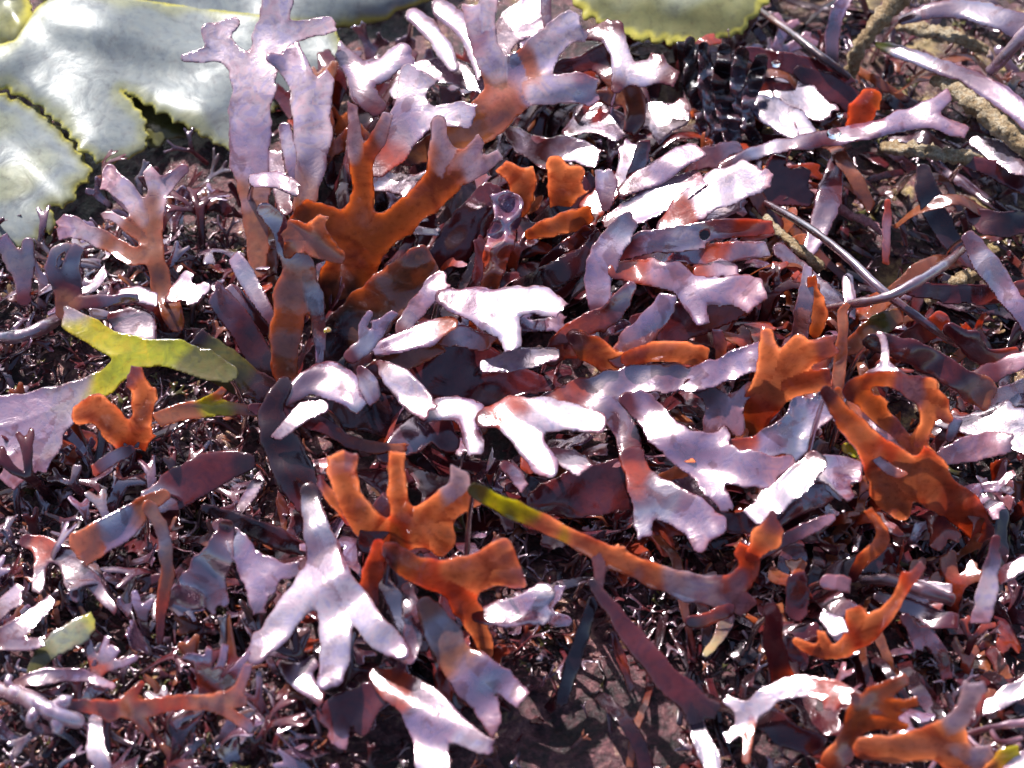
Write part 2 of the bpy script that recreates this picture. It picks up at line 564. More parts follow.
def F(label, name, h, grade, cols, *branches, curl=None, thick=0.27, wave=0.55, cat='seaweed', group=None, mat=None, bcols=None, root=True, lam=62, blunt=True):
    """One frond traced as a tree of centre lines 'x,y,halfwidth[,rise]'; h is its middle's level in millimetres.
    The first line is the blade, each further line a branch (or the tip of a branch)."""
    mat = mat or MAT_WEED
    if curl is None:
        curl = random.choice((-0.3, -0.15, 0.15, 0.3, 0.55))
    br = [parse(b) for b in branches]
    for b in br:
        for k, p in enumerate(b):
            r = p[2] * 1.1 + 0.3
            if k == len(b) - 1 and len(b) > 1 and blunt and b[k - 1][2] > 5.5:
                r = max(r, 0.72 * b[k - 1][2])
            b[k] = (p[0], p[1], r) + tuple(p[3:])
    g = GRADES[grade] if isinstance(grade, str) else grade
    if grade == 'hot' or g[0] > 0.045:
        wave = min(wave, 0.32)
    if name == 'orange_seaweed':
        wave, lam = wave * 1.25, 50
    allp = [p for b in br for p in b]
    cx, cy = sum(p[0] for p in allp) / len(allp), sum(p[1] for p in allp) / len(allp)
    # path parameter: every branch starts with the t of the nearest earlier point
    lens = []
    starts, owner = [], []
    nodes = []
    for bi, b in enumerate(br):
        s0, own = 0.0, -1
        if bi:
            bestd = 1e9
            for (x, y, s, o) in nodes:
                d = math.hypot(x - b[0][0], y - b[0][1])
                if d < bestd - 1e-6:
                    bestd, s0, own = d, s, o
        owner.append(own)
        s = s0
        row = []
        for k, p in enumerate(b):
            if k:
                s += math.hypot(p[0] - b[k - 1][0], p[1] - b[k - 1][1])
            row.append(s)
        for k in range(len(b) - 1):
            for f in (0, .25, .5, .75):
                nodes.append((b[k][0] + (b[k + 1][0] - b[k][0]) * f, b[k][1] + (b[k + 1][1] - b[k][1]) * f, row[k] + (row[k + 1] - row[k]) * f, bi))
        nodes.append((b[-1][0], b[-1][1], row[-1], bi))
        lens.append(row)
    smax = max(r[-1] for r in lens) or 1
    segs = []
    for bi, b in enumerate(br):
        # an eased curve through the traced points
        pts = [p + (0.0,) * (4 - len(p)) for p in b]
        dense, ts = [], []
        for k in range(len(pts) - 1):
            p0, p1, p2, p3 = (np.array(pts[max(k - 1, 0)]), np.array(pts[k]), np.array(pts[k + 1]), np.array(pts[min(k + 2, len(pts) - 1)]))
            m1, m2 = (p2 - p0) * 0.4, (p3 - p1) * 0.4
            n = max(2, min(5, int(math.hypot(*(p2 - p1)[:2]) / 9)))
            for q in range(n):
                u = q / n
                h00, h10, h01, h11 = 2*u**3 - 3*u*u + 1, u**3 - 2*u*u + u, -2*u**3 + 3*u*u, u**3 - u*u
                v = h00 * p1 + h10 * m1 + h01 * p2 + h11 * m2
                v[2] = p1[2] + (p2[2] - p1[2]) * u
                dense.append(v)
                ts.append((lens[bi][k] + (lens[bi][k + 1] - lens[bi][k]) * u) / smax)
        dense.append(np.array(pts[-1]))
        ts.append(lens[bi][-1] / smax)
        for k in range(len(dense) - 1):
            a, c = dense[k], dense[k + 1]
            segs.append((a[0], a[1], max(a[2], 1), a[3], ts[k], c[0], c[1], max(c[2], 1), c[3], ts[k + 1], bi))
    cuts, rough = tip_cuts(br), Ragged()
    rmin = min(p[2] for p in allp)
    cell = min(2.0, max(1.35, rmin / 2.4))
    pad = max(p[2] for p in allp) + 8
    x0, x1 = min(p[0] for p in allp) - pad, max(p[0] for p in allp) + pad
    y0, y1 = min(p[1] for p in allp) - pad, max(p[1] for p in allp) + pad
    pts, faces = contour_mesh(x0, y0, x1, y1, cell, lambda P: seg_eval(P, segs, cuts, rough)[0])
    sd, who, dh, tt, nd, rad = seg_eval(pts, segs, cuts, rough)
    if (sd > 0).any():
        # rim points carry exactly zero
        sd = np.where(sd < 0.05 * cell, 0.0, sd)
    # gentle ragged thickness and colour run
    wv = Wave(wave, lam)
    w2 = Wave(0.05, 40)
    px, py = pts[:, 0], pts[:, 1]
    lev = h + dh + g[0] * (px - cx) + g[1] * (py - cy) + curl * 0.2 * nd ** 4 * rad * 0.25 + wv(px, py)
    # never sink the frond through the rock
    lev = np.maximum(lev, -3 + 0.0 * lev)
    mid = at(px, py, lev)
    tcol = tt + w2(px, py)
    if name == 'forked_seaweed' and cols[0] in 'lwvpc':
        cols = ('mr' if len(br) > 2 and cols[0] != 'c' else 'm') + cols
    elif name == 'leaf_seaweed' and grade != 'hot' and cols[0] in 'lvw':
        cols = 'm' + cols
    elif name == 'orange_seaweed' and len(cols) > 3:
        cols = ('m' if cols[0] in 'br' else '') + cols + ('p' if cols[-1] in 'or' else '')
    rows = pal_lerp(cols, tcol)
    if bcols:
        for bi, cc in bcols.items():
            selb = who == bi
            if selb.any():
                lo, hi = tt[selb].min(), tt[selb].max()
                rows[selb] = pal_lerp(cc, (tcol[selb] - lo) / (hi - lo + 1e-6))
    # the margin is a darker, redder line
    rim_ = np.exp(-(sd / 1.6) ** 2)[:, None] * 0.55 * np.clip(rows[:, 7:8] * 4, 0, 1)
    rows[:, 0:3] = rows[:, 0:3] * (1 - rim_) + np.array((0.20, 0.045, 0.05)) * rim_
    rows[:, 7:8] *= 1 - 0.6 * rim_
    # thin margins let more light through than the middle of a frond
    rows[:, 3:6] *= (0.62 + 0.62 * np.exp(-sd / 4.5))[:, None]
    rows[:, 6] *= 0.85 + 0.3 * np.exp(-sd / 4.0)
    V, G, R, wg, Nn = solid(pts, faces, sd, mid, rows, who, thick, 1.3)
    b0 = br[0][0]
    base = at(b0[0], b0[1], h + g[0] * (b0[0] - cx) + g[1] * (b0[1] - cy) + (b0[3] if len(b0) > 3 else 0))
    gz = ground_mm(base[0], base[1])
    foot = np.array((base[0], base[1], gz * MM))
    group = group or GROUPS.get(name)
    used = [k for k in range(len(br)) if (wg == k).sum() >= 4]
    if len(used) <= 1:
        o = link(name, submesh(V, G, R, Nn, range(len(G)), name, mat, foot), None, foot)
        tag(o, label, cat, group)
        rootob = o
    else:
        rootob = link(name, None, None, foot)
        tag(rootob, label, cat, group)
        obs = {}
        for k in used:
            own = owner[k]
            while own not in obs and own > 0:
                own = owner[own]
            sel = np.nonzero(wg == k)[0]
            if k == used[0]:
                nm, par = 'blade', rootob
            elif own in obs and own != used[0] and obs[own].parent is rootob:
                nm, par = 'branch_tip', obs[own]
            else:
                nm, par = 'branch', rootob
            ob = link(nm, submesh(V, G, R, Nn, sel, nm, mat, foot), par)
            obs[k] = ob
    if root:
        # the stalk that ties the blade's base to the rock, hidden under its neighbours
        b1 = br[0][min(1, len(br[0]) - 1)]
        nxt = at(b1[0], b1[1], h)
        dirv = base - nxt
        dirv[2] = 0
        dirv = dirv / (np.linalg.norm(dirv) + 1e-9)
        drop = base[2] - gz * MM
        if drop > 0.002:
            run = min(0.012, 0.5 * drop) * 1.0
            # lean away from the viewer so the stalk keeps under the blade
            end = base + dirv * run * 0.4 + np.array((0, run * 0.9, 0))
            end[2] = ground_mm(end[0], end[1]) * MM - 0.001
            tube('stalk', [base - foot + (base - _c) * 0.0022, (base + end) / 2 - foot + np.array((0, 0, 0.15 * drop)), end - foot], [min(b0[2] * 0.22 * PX, 0.0007), 0.0007, 0.0009], 'd', MAT_WEED, rootob)
    return rootob


def tube_data(path, radii, sides=8):
    path = [Vector(p) for p in path]
    n = len(path)
    V, Fc = [], []
    up = Vector((0.13, 0.2, 0.97))
    for i, p in enumerate(path):
        t = (path[min(i + 1, n - 1)] - path[max(i - 1, 0)]).normalized()
        s = t.cross(up)
        if s.length < 1e-3:
            s = t.cross(Vector((1, 0, 0)))
        s.normalize()
        q = s.cross(t)
        r = radii[i] if i < len(radii) else radii[-1]
        for k in range(sides):
            a = 6.28318 * k / sides
            V.append(p + s * (math.cos(a) * r) + q * (math.sin(a) * r))
    for i in range(n - 1):
        for k in range(sides):
            a, b = i * sides + k, i * sides + (k + 1) % sides
            Fc.append([a, b, b + sides, a + sides])
    Fc.append(list(reversed(range(sides))))
    Fc.append([(n - 1) * sides + k for k in range(sides)])
    return np.array([tuple(v) for v in V]), Fc


def smooth_path(pts, radii, n=9):
    out, ro = [], []
    for k in range(len(pts) - 1):
        p0, p1, p2, p3 = (np.array(pts[max(k - 1, 0)]), np.array(pts[k]), np.array(pts[k + 1]), np.array(pts[min(k + 2, len(pts) - 1)]))
        for q in range(n):
            u = q / n
            out.append(0.5 * (2 * p1 + (p2 - p0) * u + (2 * p0 - 5 * p1 + 4 * p2 - p3) * u * u + (3 * p1 - p0 - 3 * p2 + p3) * u ** 3))
            ro.append(radii[k] + (radii[k + 1] - radii[k]) * u)
    out.append(np.array(pts[-1]))
    ro.append(radii[-1])
    return out, ro


def tube(name, path, radii, cols, mat, parent=None, sides=8, loc=None):
    radii = list(radii) + [radii[-1]] * (len(path) - len(radii))
    p, r = smooth_path(path, radii)
    r = [q * (1 + 0.22 * noise.noise(Vector(tuple(p[i])) * 420)) for i, q in enumerate(r)]
    V, Fc = tube_data(p, r, sides)
    t = np.repeat(np.linspace(0, 1, len(p)), sides)
    return link(name, make_mesh(name, V, Fc, pal_lerp(cols, t), None, mat), parent, loc)


def S(label, name, cols, path, cat='seaweed', group=None, mat=None, sides=14, knobs=0, branches=()):
    """A round stem traced as 'x,y,radius,level'; each further line is a side branch."""
    def world(s):
        q = parse(s)
        return [at(a[0], a[1], a[3]) for a in q], [a[2] * (0.78 if knobs else 1.0) * PX for a in q]
    p, r = world(path)
    foot = np.array(p[0])
    mat = mat or MAT_LITTER
    if not branches:
        o = tube(name, [v - foot for v in p], r, cols, mat, None, sides, foot)
    else:
        o = link(name, None, None, foot)
        tube('main_stem', [v - foot for v in p], r, cols, mat, o, sides)
        for b in branches:
            bp_, br_ = world(b)
            tube('branch', [v - foot for v in bp_], br_, cols, mat, o, sides)
    if knobs:
        for ob in ([o] if o.data else list(o.children)):
            me = ob.data
            for v in me.vertices:
                k = noise.noise(v.co * 1500) * 0.35 + noise.noise(v.co * 700) * 0.5 + noise.noise(v.co * 260) * 0.4
                v.co += v.normal * (k * knobs * PX)
    tag(o, label, cat, group or GROUPS.get(name))
    return o


def WR(label, name, h, grade, poly, cols='sue', teeth=3.0, step=9.0, folds=(), wave=2.2, lam=90, mat=None, thick=0.6, smooth_from=0, plain=(), parts=True):
    """A broad wrack blade traced as an outline; edge cut into rounded teeth; cols run from the middle to the edge."""
    q = parse(poly)
    mat = mat or MAT_WRACK
    out = []
    run, nxt, big = 0.0, step, 1.0
    n = len(q)
    for i in range(n):
        a, b = np.array(q[i][:2]), np.array(q[(i + 1) % n][:2])
        L = np.hypot(*(b - a))
        m = max(1, int(L / 3.0))
        nr = np.array((-(b - a)[1], (b - a)[0])) / (L + 1e-9)
        for k in range(m):
            p = a + (b - a) * k / m
            off = 0.0
            if i not in plain:
                run += L / m
                if run > nxt:
                    run, nxt, big = 0.0, step * random.uniform(0.55, 1.6), random.uniform(0.5, 1.4)
                off = teeth * big * (math.sin(math.pi * run / nxt) ** 0.7 - 0.6) + random.uniform(-0.35, 0.35)
            out.append(tuple(p + nr * off))
    xs, ys = [p[0] for p in out], [p[1] for p in out]
    pts, faces = contour_mesh(min(xs) - 6, min(ys) - 6, max(xs) + 6, max(ys) + 6, 2.6, lambda P: poly_eval(P, out))
    sd = np.maximum(poly_eval(pts, out), 0)
    sd = np.where(sd < 0.13, 0, sd)
    cx, cy = sum(xs) / len(xs), sum(ys) / len(ys)
    g = GRADES[grade] if isinstance(grade, str) else grade
    px, py = pts[:, 0], pts[:, 1]
    wv, wl = Wave(wave, lam), Wave(wave * 0.12, lam * 0.4)
    lev = h + g[0] * (px - cx) + g[1] * (py - cy) + wv(px, py) + wl(px, py)
    lev -= 0.7 * np.exp(-sd / 7.0)                       # the margin droops
    for f in folds:                                      # raised ribs: x0,y0,x1,y1,height,width
        x0, y0, x1, y1, hh, wd = f
        vx, vy = x1 - x0, y1 - y0
        u = np.clip(((px - x0) * vx + (py - y0) * vy) / (vx * vx + vy * vy), 0, 1)
        d = np.hypot(px - x0 - u * vx, py - y0 - u * vy)
        lev += hh * np.exp(-(d / wd) ** 2)
    mid = at(px, py, lev)
    t = np.clip(np.exp(-sd / 3.5) * 0.5 + np.exp(-sd / 12.0) * 0.45 + np.exp(-sd / 40.0) * 0.2 + Wave(0.10, 60)(px, py), 0, 1)
    rows = pal_lerp(cols, t)
    V, G, R, wg, Nn = solid(pts, faces, sd, mid, rows, np.zeros(len(pts), int), thick, 2.2)
    foot = np.array(mid[np.argmin(py)])
    foot[2] = ground_mm(foot[0], foot[1]) * MM
    o = link(name, submesh(V, G, R, Nn, range(len(G)), name, mat, foot), None, foot)
    tag(o, label, 'seaweed', GROUPS.get(name))
    return o


GROUPS = {
    'forked_seaweed': 'forked red seaweed fronds', 'orange_seaweed': 'sunlit orange seaweed fronds', 'serrated_wrack': 'serrated wrack blades',
    'strap_seaweed': 'strap shaped seaweed blades', 'whip_seaweed': 'thin whip seaweeds', 'encrusted_seaweed': 'seaweed stems crusted with sandy growth',
    'leaf_seaweed': 'small leaf shaped blades', 'green_seaweed': 'yellow green seaweed fronds',
}

# ------------------------------------------------------------------ the rock
def build_rock():
    def axis(lo, hi, fine_lo, fine_hi, fs, cs):
        a = list(np.arange(fine_lo, fine_hi, fs))
        x, s = fine_lo, fs
        while x > lo:
            s *= 1.35
            x -= min(s, cs)
            a.insert(0, x)
        x, s = fine_hi, fs
        while x < hi:
            s *= 1.35
            a.append(x)
            x += min(s, cs)
        return a
    xs = axis(-8, 8, -0.20, 0.20, 0.001, 1.0)
    ys = axis(-8, 12, -0.18, 0.24, 0.001, 1.0)
    V = [(x, y, ground_mm(x, y) * MM + (0.0007 * noise.noise(Vector((x * 330, y * 330, 4.0))) + 0.0005 * abs(noise.noise(Vector((x * 700, y * 700, 9.0)))) if abs(x) < .25 and abs(y) < .3 else 0)) for y in ys for x in xs]
    nx = len(xs)
    Fc = [(r * nx + c, r * nx + c + 1, (r + 1) * nx + c + 1, (r + 1) * nx + c) for r in range(len(ys) - 1) for c in range(nx - 1)]
    me = bpy.data.meshes.new('rock_ground')
    me.from_pydata(V, [], Fc)
    me.polygons.foreach_set('use_smooth', np.ones(len(me.polygons), bool))
    me.materials.append(MAT_ROCK)
    o = link('rock_ground', me)
    tag(o, 'dark wet rock crusted purple and tan under the seaweed', 'rock', kind='structure')


build_rock()

# ------------------------------------------------------------------ broad serrated wrack, upper left and upper right
WR('smooth grey wrack blade along the top edge behind the pale serrated blades', 'serrated_wrack', 14, (-0.03, -0.07),
   '20,-80 40,0 100,12 150,17 200,25 262,30 352,28 389,20 395,12 431,1 456,-80', 'nneu', 0.6, 14, wave=2.0, lam=150, plain=(0, 9, 10))
WR('large silvery white serrated wrack blade with yellow edge, cracked towards its lower margin', 'serrated_wrack', 12, (-0.02, -0.05),
   '-40,92 -40,55 15,40 36,8 60,-12 200,8 270,16 335,28 348,60 322,98 300,112 275,108 262,130 248,150 230,152 203,137 183,125 157,112 133,97 122,90 132,102 143,115 147,126 148,140 143,153 123,160 113,165 100,163 83,153 63,127 37,105 0,87',
   'nnsse', 5.0, 14, folds=((20, 60, 200, 110, 2.0, 30), (60, 20, 260, 70, 1.6, 22), (40, 90, 130, 150, 1.4, 22)), wave=1.1, lam=170, plain=(0, 1, 2, 3, 4, 5, 6, 7))
WR('pale grey green serrated wrack blade with scalloped yellow edge in the left top corner', 'serrated_wrack', 9, (-0.03, -0.05),
   '-40,90 0,93 33,105 60,128 82,153 92,170 91,177 78,190 72,203 63,207 50,208 57,222 55,230 43,233 42,242 32,245 13,250 -15,247 -40,240',
   'snsue', 5.5, 14, folds=((-10, 110, 60, 200, 1.6, 22),), wave=0.9, lam=140, plain=(18,))
WR('small olive yellow wrack lobe in the top left corner', 'serrated_wrack', 16, (0.0, -0.05),
   '-40,-70 14,-70 29,0 35,20 35,35 23,47 15,63 7,72 -10,76 -40,74', 'suee', 3.5, 13, wave=1.6, lam=60, plain=(0, 9))
WR('dark olive wrack tip shaded beneath the notch of the white wrack blade', 'serrated_wrack', 5, (0.0, -0.10),
   '128,92 150,100 190,118 196,130 185,138 166,139 161,147 150,148 138,138', 'qqu', 1.0, 9)
WR('olive yellow wrack blade with shining middle at the top edge', 'serrated_wrack', 22, (-0.02, -0.06),
   '556,-80 573,2 584,18 600,23 622,35 642,42 655,42 679,46 709,46 725,39 745,32 748,24 759,13 768,2 782,-40 776,-80', 'suueee', 4.0, 13, folds=((600, -8, 740, 6, 1.2, 20),), wave=0.8, lam=120, plain=(0, 14))
WR('crinkled blackish wrack blade under the olive blade, behind the grey leaf pair', 'serrated_wrack', 11, (-0.05, -0.18),
   '676,40 700,44 745,52 790,58 770,90 762,130 752,165 735,172 715,172 704,140 690,105 680,80', 'dvdd', 1.6, 12, wave=1.4, lam=48, mat=MAT_CRINKLE, thick=0.5)
for k_, (lab_, pts_) in enumerate((
        ('wrinkled dark ribbon, leftmost of the sheaf under the olive blade', '690,42,5 692,80,7 703,118,7 716,160,4'),
        ('wrinkled dark ribbon with pale crease, second in the sheaf under the olive blade', '704,48,5 708,90,8 719,130,8 728,172,4'),
        ('broad wrinkled dark ribbon in the middle of the sheaf under the olive blade', '724,50,6 722,86,9 730,122,9 738,168,5'),
        ('wrinkled grey ribbon curving right at the edge of the sheaf under the olive blade', '742,54,6 738,84,8 744,116,7 756,142,4'),
        ('short crumpled grey ribbon on top of the sheaf under the olive blade', '762,60,6 756,80,8 748,104,6 750,124,3'))):
    F(lab_, 'strap_seaweed', 15 + k_, (-0.06, -0.16), 'dvvd' if k_ % 2 else 'ddvd', pts_, mat=MAT_CRINKLE, wave=1.1, lam=24, curl=0.6)

# ------------------------------------------------------------------ central tuft, upper part
F('tall lilac frond with brown base forking beside the white wrack blade', 'forked_seaweed', 33, (0.03, -0.10), 'bblfwf',
  '259,268,8 256,215,12 250,165,17 250,122,19 252,88,16', '252,88,15 240,66,11 228,52,10 218,40,9 209,31,6', '219,38,10 226,28,8 233,23,5', '224,52,8 206,56,6 185,58,4',
  '254,88,16 266,56,14 273,24,13 279,-20,14', '270,38,14 298,31,10 318,27,8 335,24,6', curl=0.3, wave=0.8, lam=140)
F('slender lilac frond with amber stalk and raised forked arms left of the tall frond', 'forked_seaweed', 22, (0.02, -0.10), 'bbbbfp',
  '176,322,9 163,290,9 155,255,9 150,225,8', '149,226,8 133,203,9 116,183,9 102,183,5', '116,184,8 110,172,5', '152,225,8 155,203,9 156,188,7 147,168,5', '155,196,7 170,182,7 183,170,5.5',
  '150,252,7 135,257,8 104,240,8 78,229,8 61,219,5', '75,229,7 58,235,5', '146,240,6 131,228,5 112,216,4 103,217,3', wave=0.8)
F('lilac spoon frond with reddish underside standing right of the tall frond', 'forked_seaweed', 35, (0.02, -0.09), 'bvffl',
  '304,205,9 310,170,13 313,140,17 311,112,17 306,92,13 295,70,11 290,46,5', '295,68,10 282,62,6 271,58,3', '311,105,14 324,88,9 330,74,6', curl=-0.4)
F('pale lilac blade ending in two blunt horns under the grey wrack tip', 'forked_seaweed', 33, (0.04, -0.06), 'mvlwl',
  '376,108,9 362,92,11 360,76,11 350,62,9 338,48,6', '360,78,11 382,70,10 396,60,9 403,50,5', '398,58,8 409,64,3', curl=-0.5)
F('broad white and lilac antler frond with toothed right arm in the upper middle', 'forked_seaweed', 37, (0.05, -0.08), 'vlwwl',
  '378,168,9 392,148,15 404,126,17 412,106,15 411,88,12 409,73,5', '412,88,11 424,82,8 433,77,5', '406,122,13 428,118,11 450,115,10 464,112,8 475,110,3', '462,114,6 467,124,3', curl=0.3)
F('amber brown trunk frond with fingered right arm, largest of the central tuft', 'forked_seaweed', 38, (-0.02, -0.30), 'ddbbbbo',  # dark foot colours paint in the shade on the brown base
  '332,372,13 337,320,20 347,280,24 358,244,24', '362,240,22 392,226,15 418,206,14 438,186,16 447,172,15', '443,178,12 441,155,11 439,138,8 438,124,7', '448,172,13 462,164,10 473,152,7 480,139,4', '452,172,11 470,172,9 486,163,6 500,154,4.5',
  '357,238,20 361,210,13 363,188,9 360,168,8', '361,170,7 355,147,7 354,125,5 353,104,5', '362,170,7 370,152,7 380,136,7 388,115,4', '346,238,18 326,222,15 311,211,11 299,222,9 289,230,5', curl=0.4, wave=0.6, bcols={2: 'bff', 3: 'off', 4: 'bff', 6: 'bff', 7: 'bbf'})
F('curled rusty lobe folded over the left shoulder of the amber trunk frond', 'leaf_seaweed', 45, (0.06, -0.22), 'bbob', '338,256,7 322,246,11 304,238,12 288,228,7', '308,240,9 294,246,7 288,254,4', '318,240,8 318,224,6 324,216,4', curl=0.8, root=False)
F('brown double stalk with lilac top left of the amber trunk frond', 'forked_seaweed', 30, (-0.05, -0.2), 'bbbvl',
  '287,392,9 284,350,13 290,305,16 297,272,15 291,246,12 279,226,9 265,211,7', '303,275,11 316,305,8 320,338,5 320,364,4', curl=0.3)
F('narrow bluish blade behind the brown double stalk', 'leaf_seaweed', 25, (0.06, -0.05), 'vl', '287,208,7 279,178,8 275,152,4')
F('pale narrow blade bent upward beside the yellow speck', 'leaf_seaweed', 28, (0.02, -0.1), 'lwl', '296,182,6 290,150,7 284,128,5')
F('pale lilac strip lying across the tall frond base', 'leaf_seaweed', 36, 'hot', 'llv', '255,180,6 276,180,8 298,190,5')
F('white folded strip arching down beneath the grey wrack tip', 'strap_seaweed', 31, 'hot', 'lww', '414,16,7 430,30,8 443,48,8 453,66,5', curl=-0.8)
F('second white strip arching beside the folded one, longer and smoother', 'strap_seaweed', 34, (0.05, -0.02), 'vlww', '440,8,9 462,26,9 474,46,8 482,76,4.5', curl=-0.8)
F('silvery sheet of blade lying flat behind the white antler frond', 'strap_seaweed', 24, 'hot', 'clc', '395,92,6 425,70,10 455,72,12 490,88,8')
F('grey blue strip crossing behind the fingered arm', 'strap_seaweed', 17, 'sheen', 'cvl', '372,178,9 405,186,10 440,178,9 452,170,5')
F('large lilac and amber frond with thick upper arm at the top centre', 'forked_seaweed', 38, (0.03, -0.14), 'dbbollp',
  '405,160,6 445,142,13 482,122,19 508,94,20 524,72,18', '526,72,17 545,48,16 563,30,11 571,18,5', '565,32,9 577,34,6 587,38,4', '526,86,15 553,90,14 578,87,12 596,88,6', '578,92,9 588,99,5',
  '505,86,14 490,58,13 480,30,11 471,8,7', '481,32,10 487,12,8 490,-8,8', curl=0.4, bcols={1: 'offw', 2: 'ff', 3: 'offp', 5: 'bfpf', 6: 'ff'})
F('curved lilac blade sweeping off the top edge behind the thick arm', 'forked_seaweed', 31, (0.06, -0.05), 'vlw', '497,70,7 501,42,11 515,22,13 534,6,12 545,-18,10', '512,28,8 532,28,7 546,22,5')
F('narrow grey upright strip at the top edge beside the olive wrack', 'leaf_seaweed', 37, (0.04, -0.1), 'vc', '549,34,4 546,10,5 545,-14,5')
F('maroon hooked frond curving right of the lilac arms', 'forked_seaweed', 24, (0.03, -0.12), 'mmbm', '548,68,5 572,66,7 594,58,9 606,48,4', '600,62,10 616,78,10 631,95,10 636,115,9 628,134,5', '628,92,8 614,98,7 600,96,5')
F('pale blue star shaped blade below the maroon hook', 'forked_seaweed', 16, 'hot', 'clc', '568,133,5 588,120,11 606,122,12 628,124,6', '604,120,9 600,106,4', '588,122,9 580,112,4', '606,124,8 614,134,3')
F('maroon frond with white knee and blunt tips under the olive wrack edge', 'forked_seaweed', 32, (0.05, -0.05), 'mwwmm', '617,88,5 624,70,10 620,50,9 609,34,8 603,22,5', '612,36,7 598,33,6 585,36,4', '616,38,7 617,26,5', '625,72,10 642,73,12 660,73,10 676,80,5', '660,70,7 657,56,3')
F('pale square blade with maroon end by the crinkled wrack', 'forked_seaweed', 19, 'hot', 'mwlm', '632,126,7 646,116,11 664,118,12 680,116,8', '674,114,8 682,104,4', '660,126,9 664,140,6')
F('pinkish white curved blade with a maroon patch across the middle of the tuft', 'forked_seaweed', 22, (0.07, -0.03), 'lmwwm', '508,132,6 522,142,10 545,152,12 572,150,12 600,158,6', '548,154,10 560,164,4')
F('orange notched lobe beside the dark gap above the centre', 'orange_seaweed', 24, 'up', 'boo', '521,208,9 522,188,12 510,172,8 500,168,4', '524,180,8 534,172,5')
F('bright orange folded lobe below the white blade', 'orange_seaweed', 26, 'steep', 'boo', '560,206,9 561,186,12 556,166,7', '562,180,9 578,172,5', '566,196,8 582,188,6')
F('small orange oval blade shining beneath the folded orange lobe', 'orange_seaweed', 23, 'up', 'bob', '530,234,5 552,227,9 574,220,10 590,214,4')
F('lilac crumpled frond with rusty base between trunk and centre', 'forked_seaweed', 27, (0.03, -0.1), 'brll', '490,290,7 495,262,11 502,235,13 506,210,11 498,195,5', '506,212,9 516,203,5', curl=-0.5, wave=1.6, lam=30)
F('pale curled blade with maroon inside near the centre right', 'leaf_seaweed', 28, (0.04, -0.1), 'mlw', '606,206,5 607,185,10 603,172,5', curl=0.9)
F('white pleated blade by the maroon upright tip', 'forked_seaweed', 22, 'hot', 'vwl', '588,232,6 592,208,10 600,196,8', '600,204,9 626,172,8 632,152,7', '628,162,7 622,144,4')
F('maroon upright tip with pale rim among the white blades', 'leaf_seaweed', 33, (0.02, -0.2), 'mvm', '634,178,7 640,160,7 645,142,5')

# ------------------------------------------------------------------ the bright fan right of the centre
F('lilac blue tongue, uppermost of the bright fan', 'forked_seaweed', 33, (0.06, -0.04), 'vlllp', '622,192,5 645,178,10 668,165,11 690,154,9 702,150,4')
F('white pleated blade second in the bright fan', 'forked_seaweed', 30, (0.06, -0.03), 'lwwp', '612,222,8 640,208,13 672,192,14 700,178,10', '650,205,8 668,196,7')
F('broad glaring white blade with three pink tips in the bright fan', 'forked_seaweed', 35, (0.055, -0.02), 'lwwwp', '668,226,10 694,204,16 722,188,17 745,180,12 757,168,5', '740,184,10 757,184,8 772,181,4', '726,184,10 738,172,6 743,164,3')
F('small white tongue under the glaring blade', 'leaf_seaweed', 27, 'hot', 'vww', '680,224,8 706,214,11 728,205,9 740,203,4')
F('red edged long blade with white fold in the bright fan', 'forked_seaweed', 31, (0.03, -0.16), 'lwprr', '622,254,7 642,243,10 678,238,10 715,230,9 748,227,8 774,227,5', '668,242,10 700,238,9')
F('rosy blade with white end, lowest red one of the bright fan', 'forked_seaweed', 26, (0.02, -0.14), 'clrpw', '640,262,8 670,252,11 702,254,9 738,251,9 767,250,6')
F('lilac blue sloping blade standing on the left of the fan', 'forked_seaweed', 33, (0.05, -0.10), 'lllcv', '598,306,9 598,282,13 605,256,14 618,234,12 632,220,7', curl=0.3)
F('violet mottled blade with two pink lobes at the right of the fan', 'forked_seaweed', 33, (0.03, -0.07), 'plllpp', '617,272,8 640,271,12 668,276,13 692,288,13', '692,290,12 720,292,13 745,289,12 764,290,6', '738,296,9 752,307,6', '690,292,11 698,308,9 703,322,5', curl=-0.5)
F('small pale red lobe under the violet blade', 'leaf_seaweed', 26, 'sheen', 'rlp', '700,272,6 722,268,8 738,273,5')
F('maroon shaded blade under the violet mottled one', 'strap_seaweed', 14, 'lean', 'mmr', '640,325,12 680,322,18 720,312,14 748,298,6')

# ------------------------------------------------------------------ centre
F('large pink blade with rounded lower lobe in the very middle', 'forked_seaweed', 33, (0.055, -0.01), 'llwwp', '443,298,7 464,302,14 490,311,18 508,330,12 511,346,8', '494,306,15 520,300,13 545,302,12 562,310,6', curl=-0.6, wave=0.6)
F('pink lilac finger blade left of the large pink one', 'forked_seaweed', 28, (0.04, -0.08), 'vplp', '402,330,6 418,308,9 434,288,9 448,281,5', '436,286,7 440,277,4')
F('rusty stub blade behind the large pink one', 'leaf_seaweed', 24, 'lean', 'bpo', '440,336,7 465,338,10 492,342,6')
F('long pale strip with orange tip and brown underside', 'strap_seaweed', 26, (0.04, -0.06), 'lllo', '378,350,6 402,342,9 428,334,10 450,324,5', curl=-0.4)
F('brown strip beneath the long pale one', 'strap_seaweed', 21, 'lean', 'mbb', '372,372,8 410,356,11 440,345,9')
F('small lilac antler sprouting from a plate', 'forked_seaweed', 31, (0.03, -0.12), 'cll', '352,356,7 366,345,8 378,332,5 386,320,4 394,313,3.5', '366,342,6 362,326,4 369,314,3', '378,334,4 376,322,3')
F('mauve cap blade rounded over at the tuft foot', 'forked_seaweed', 29, (0.02, -0.02), 'vvllc', '288,400,5 308,382,12 332,382,18 352,392,14 364,406,7', curl=-1.0)
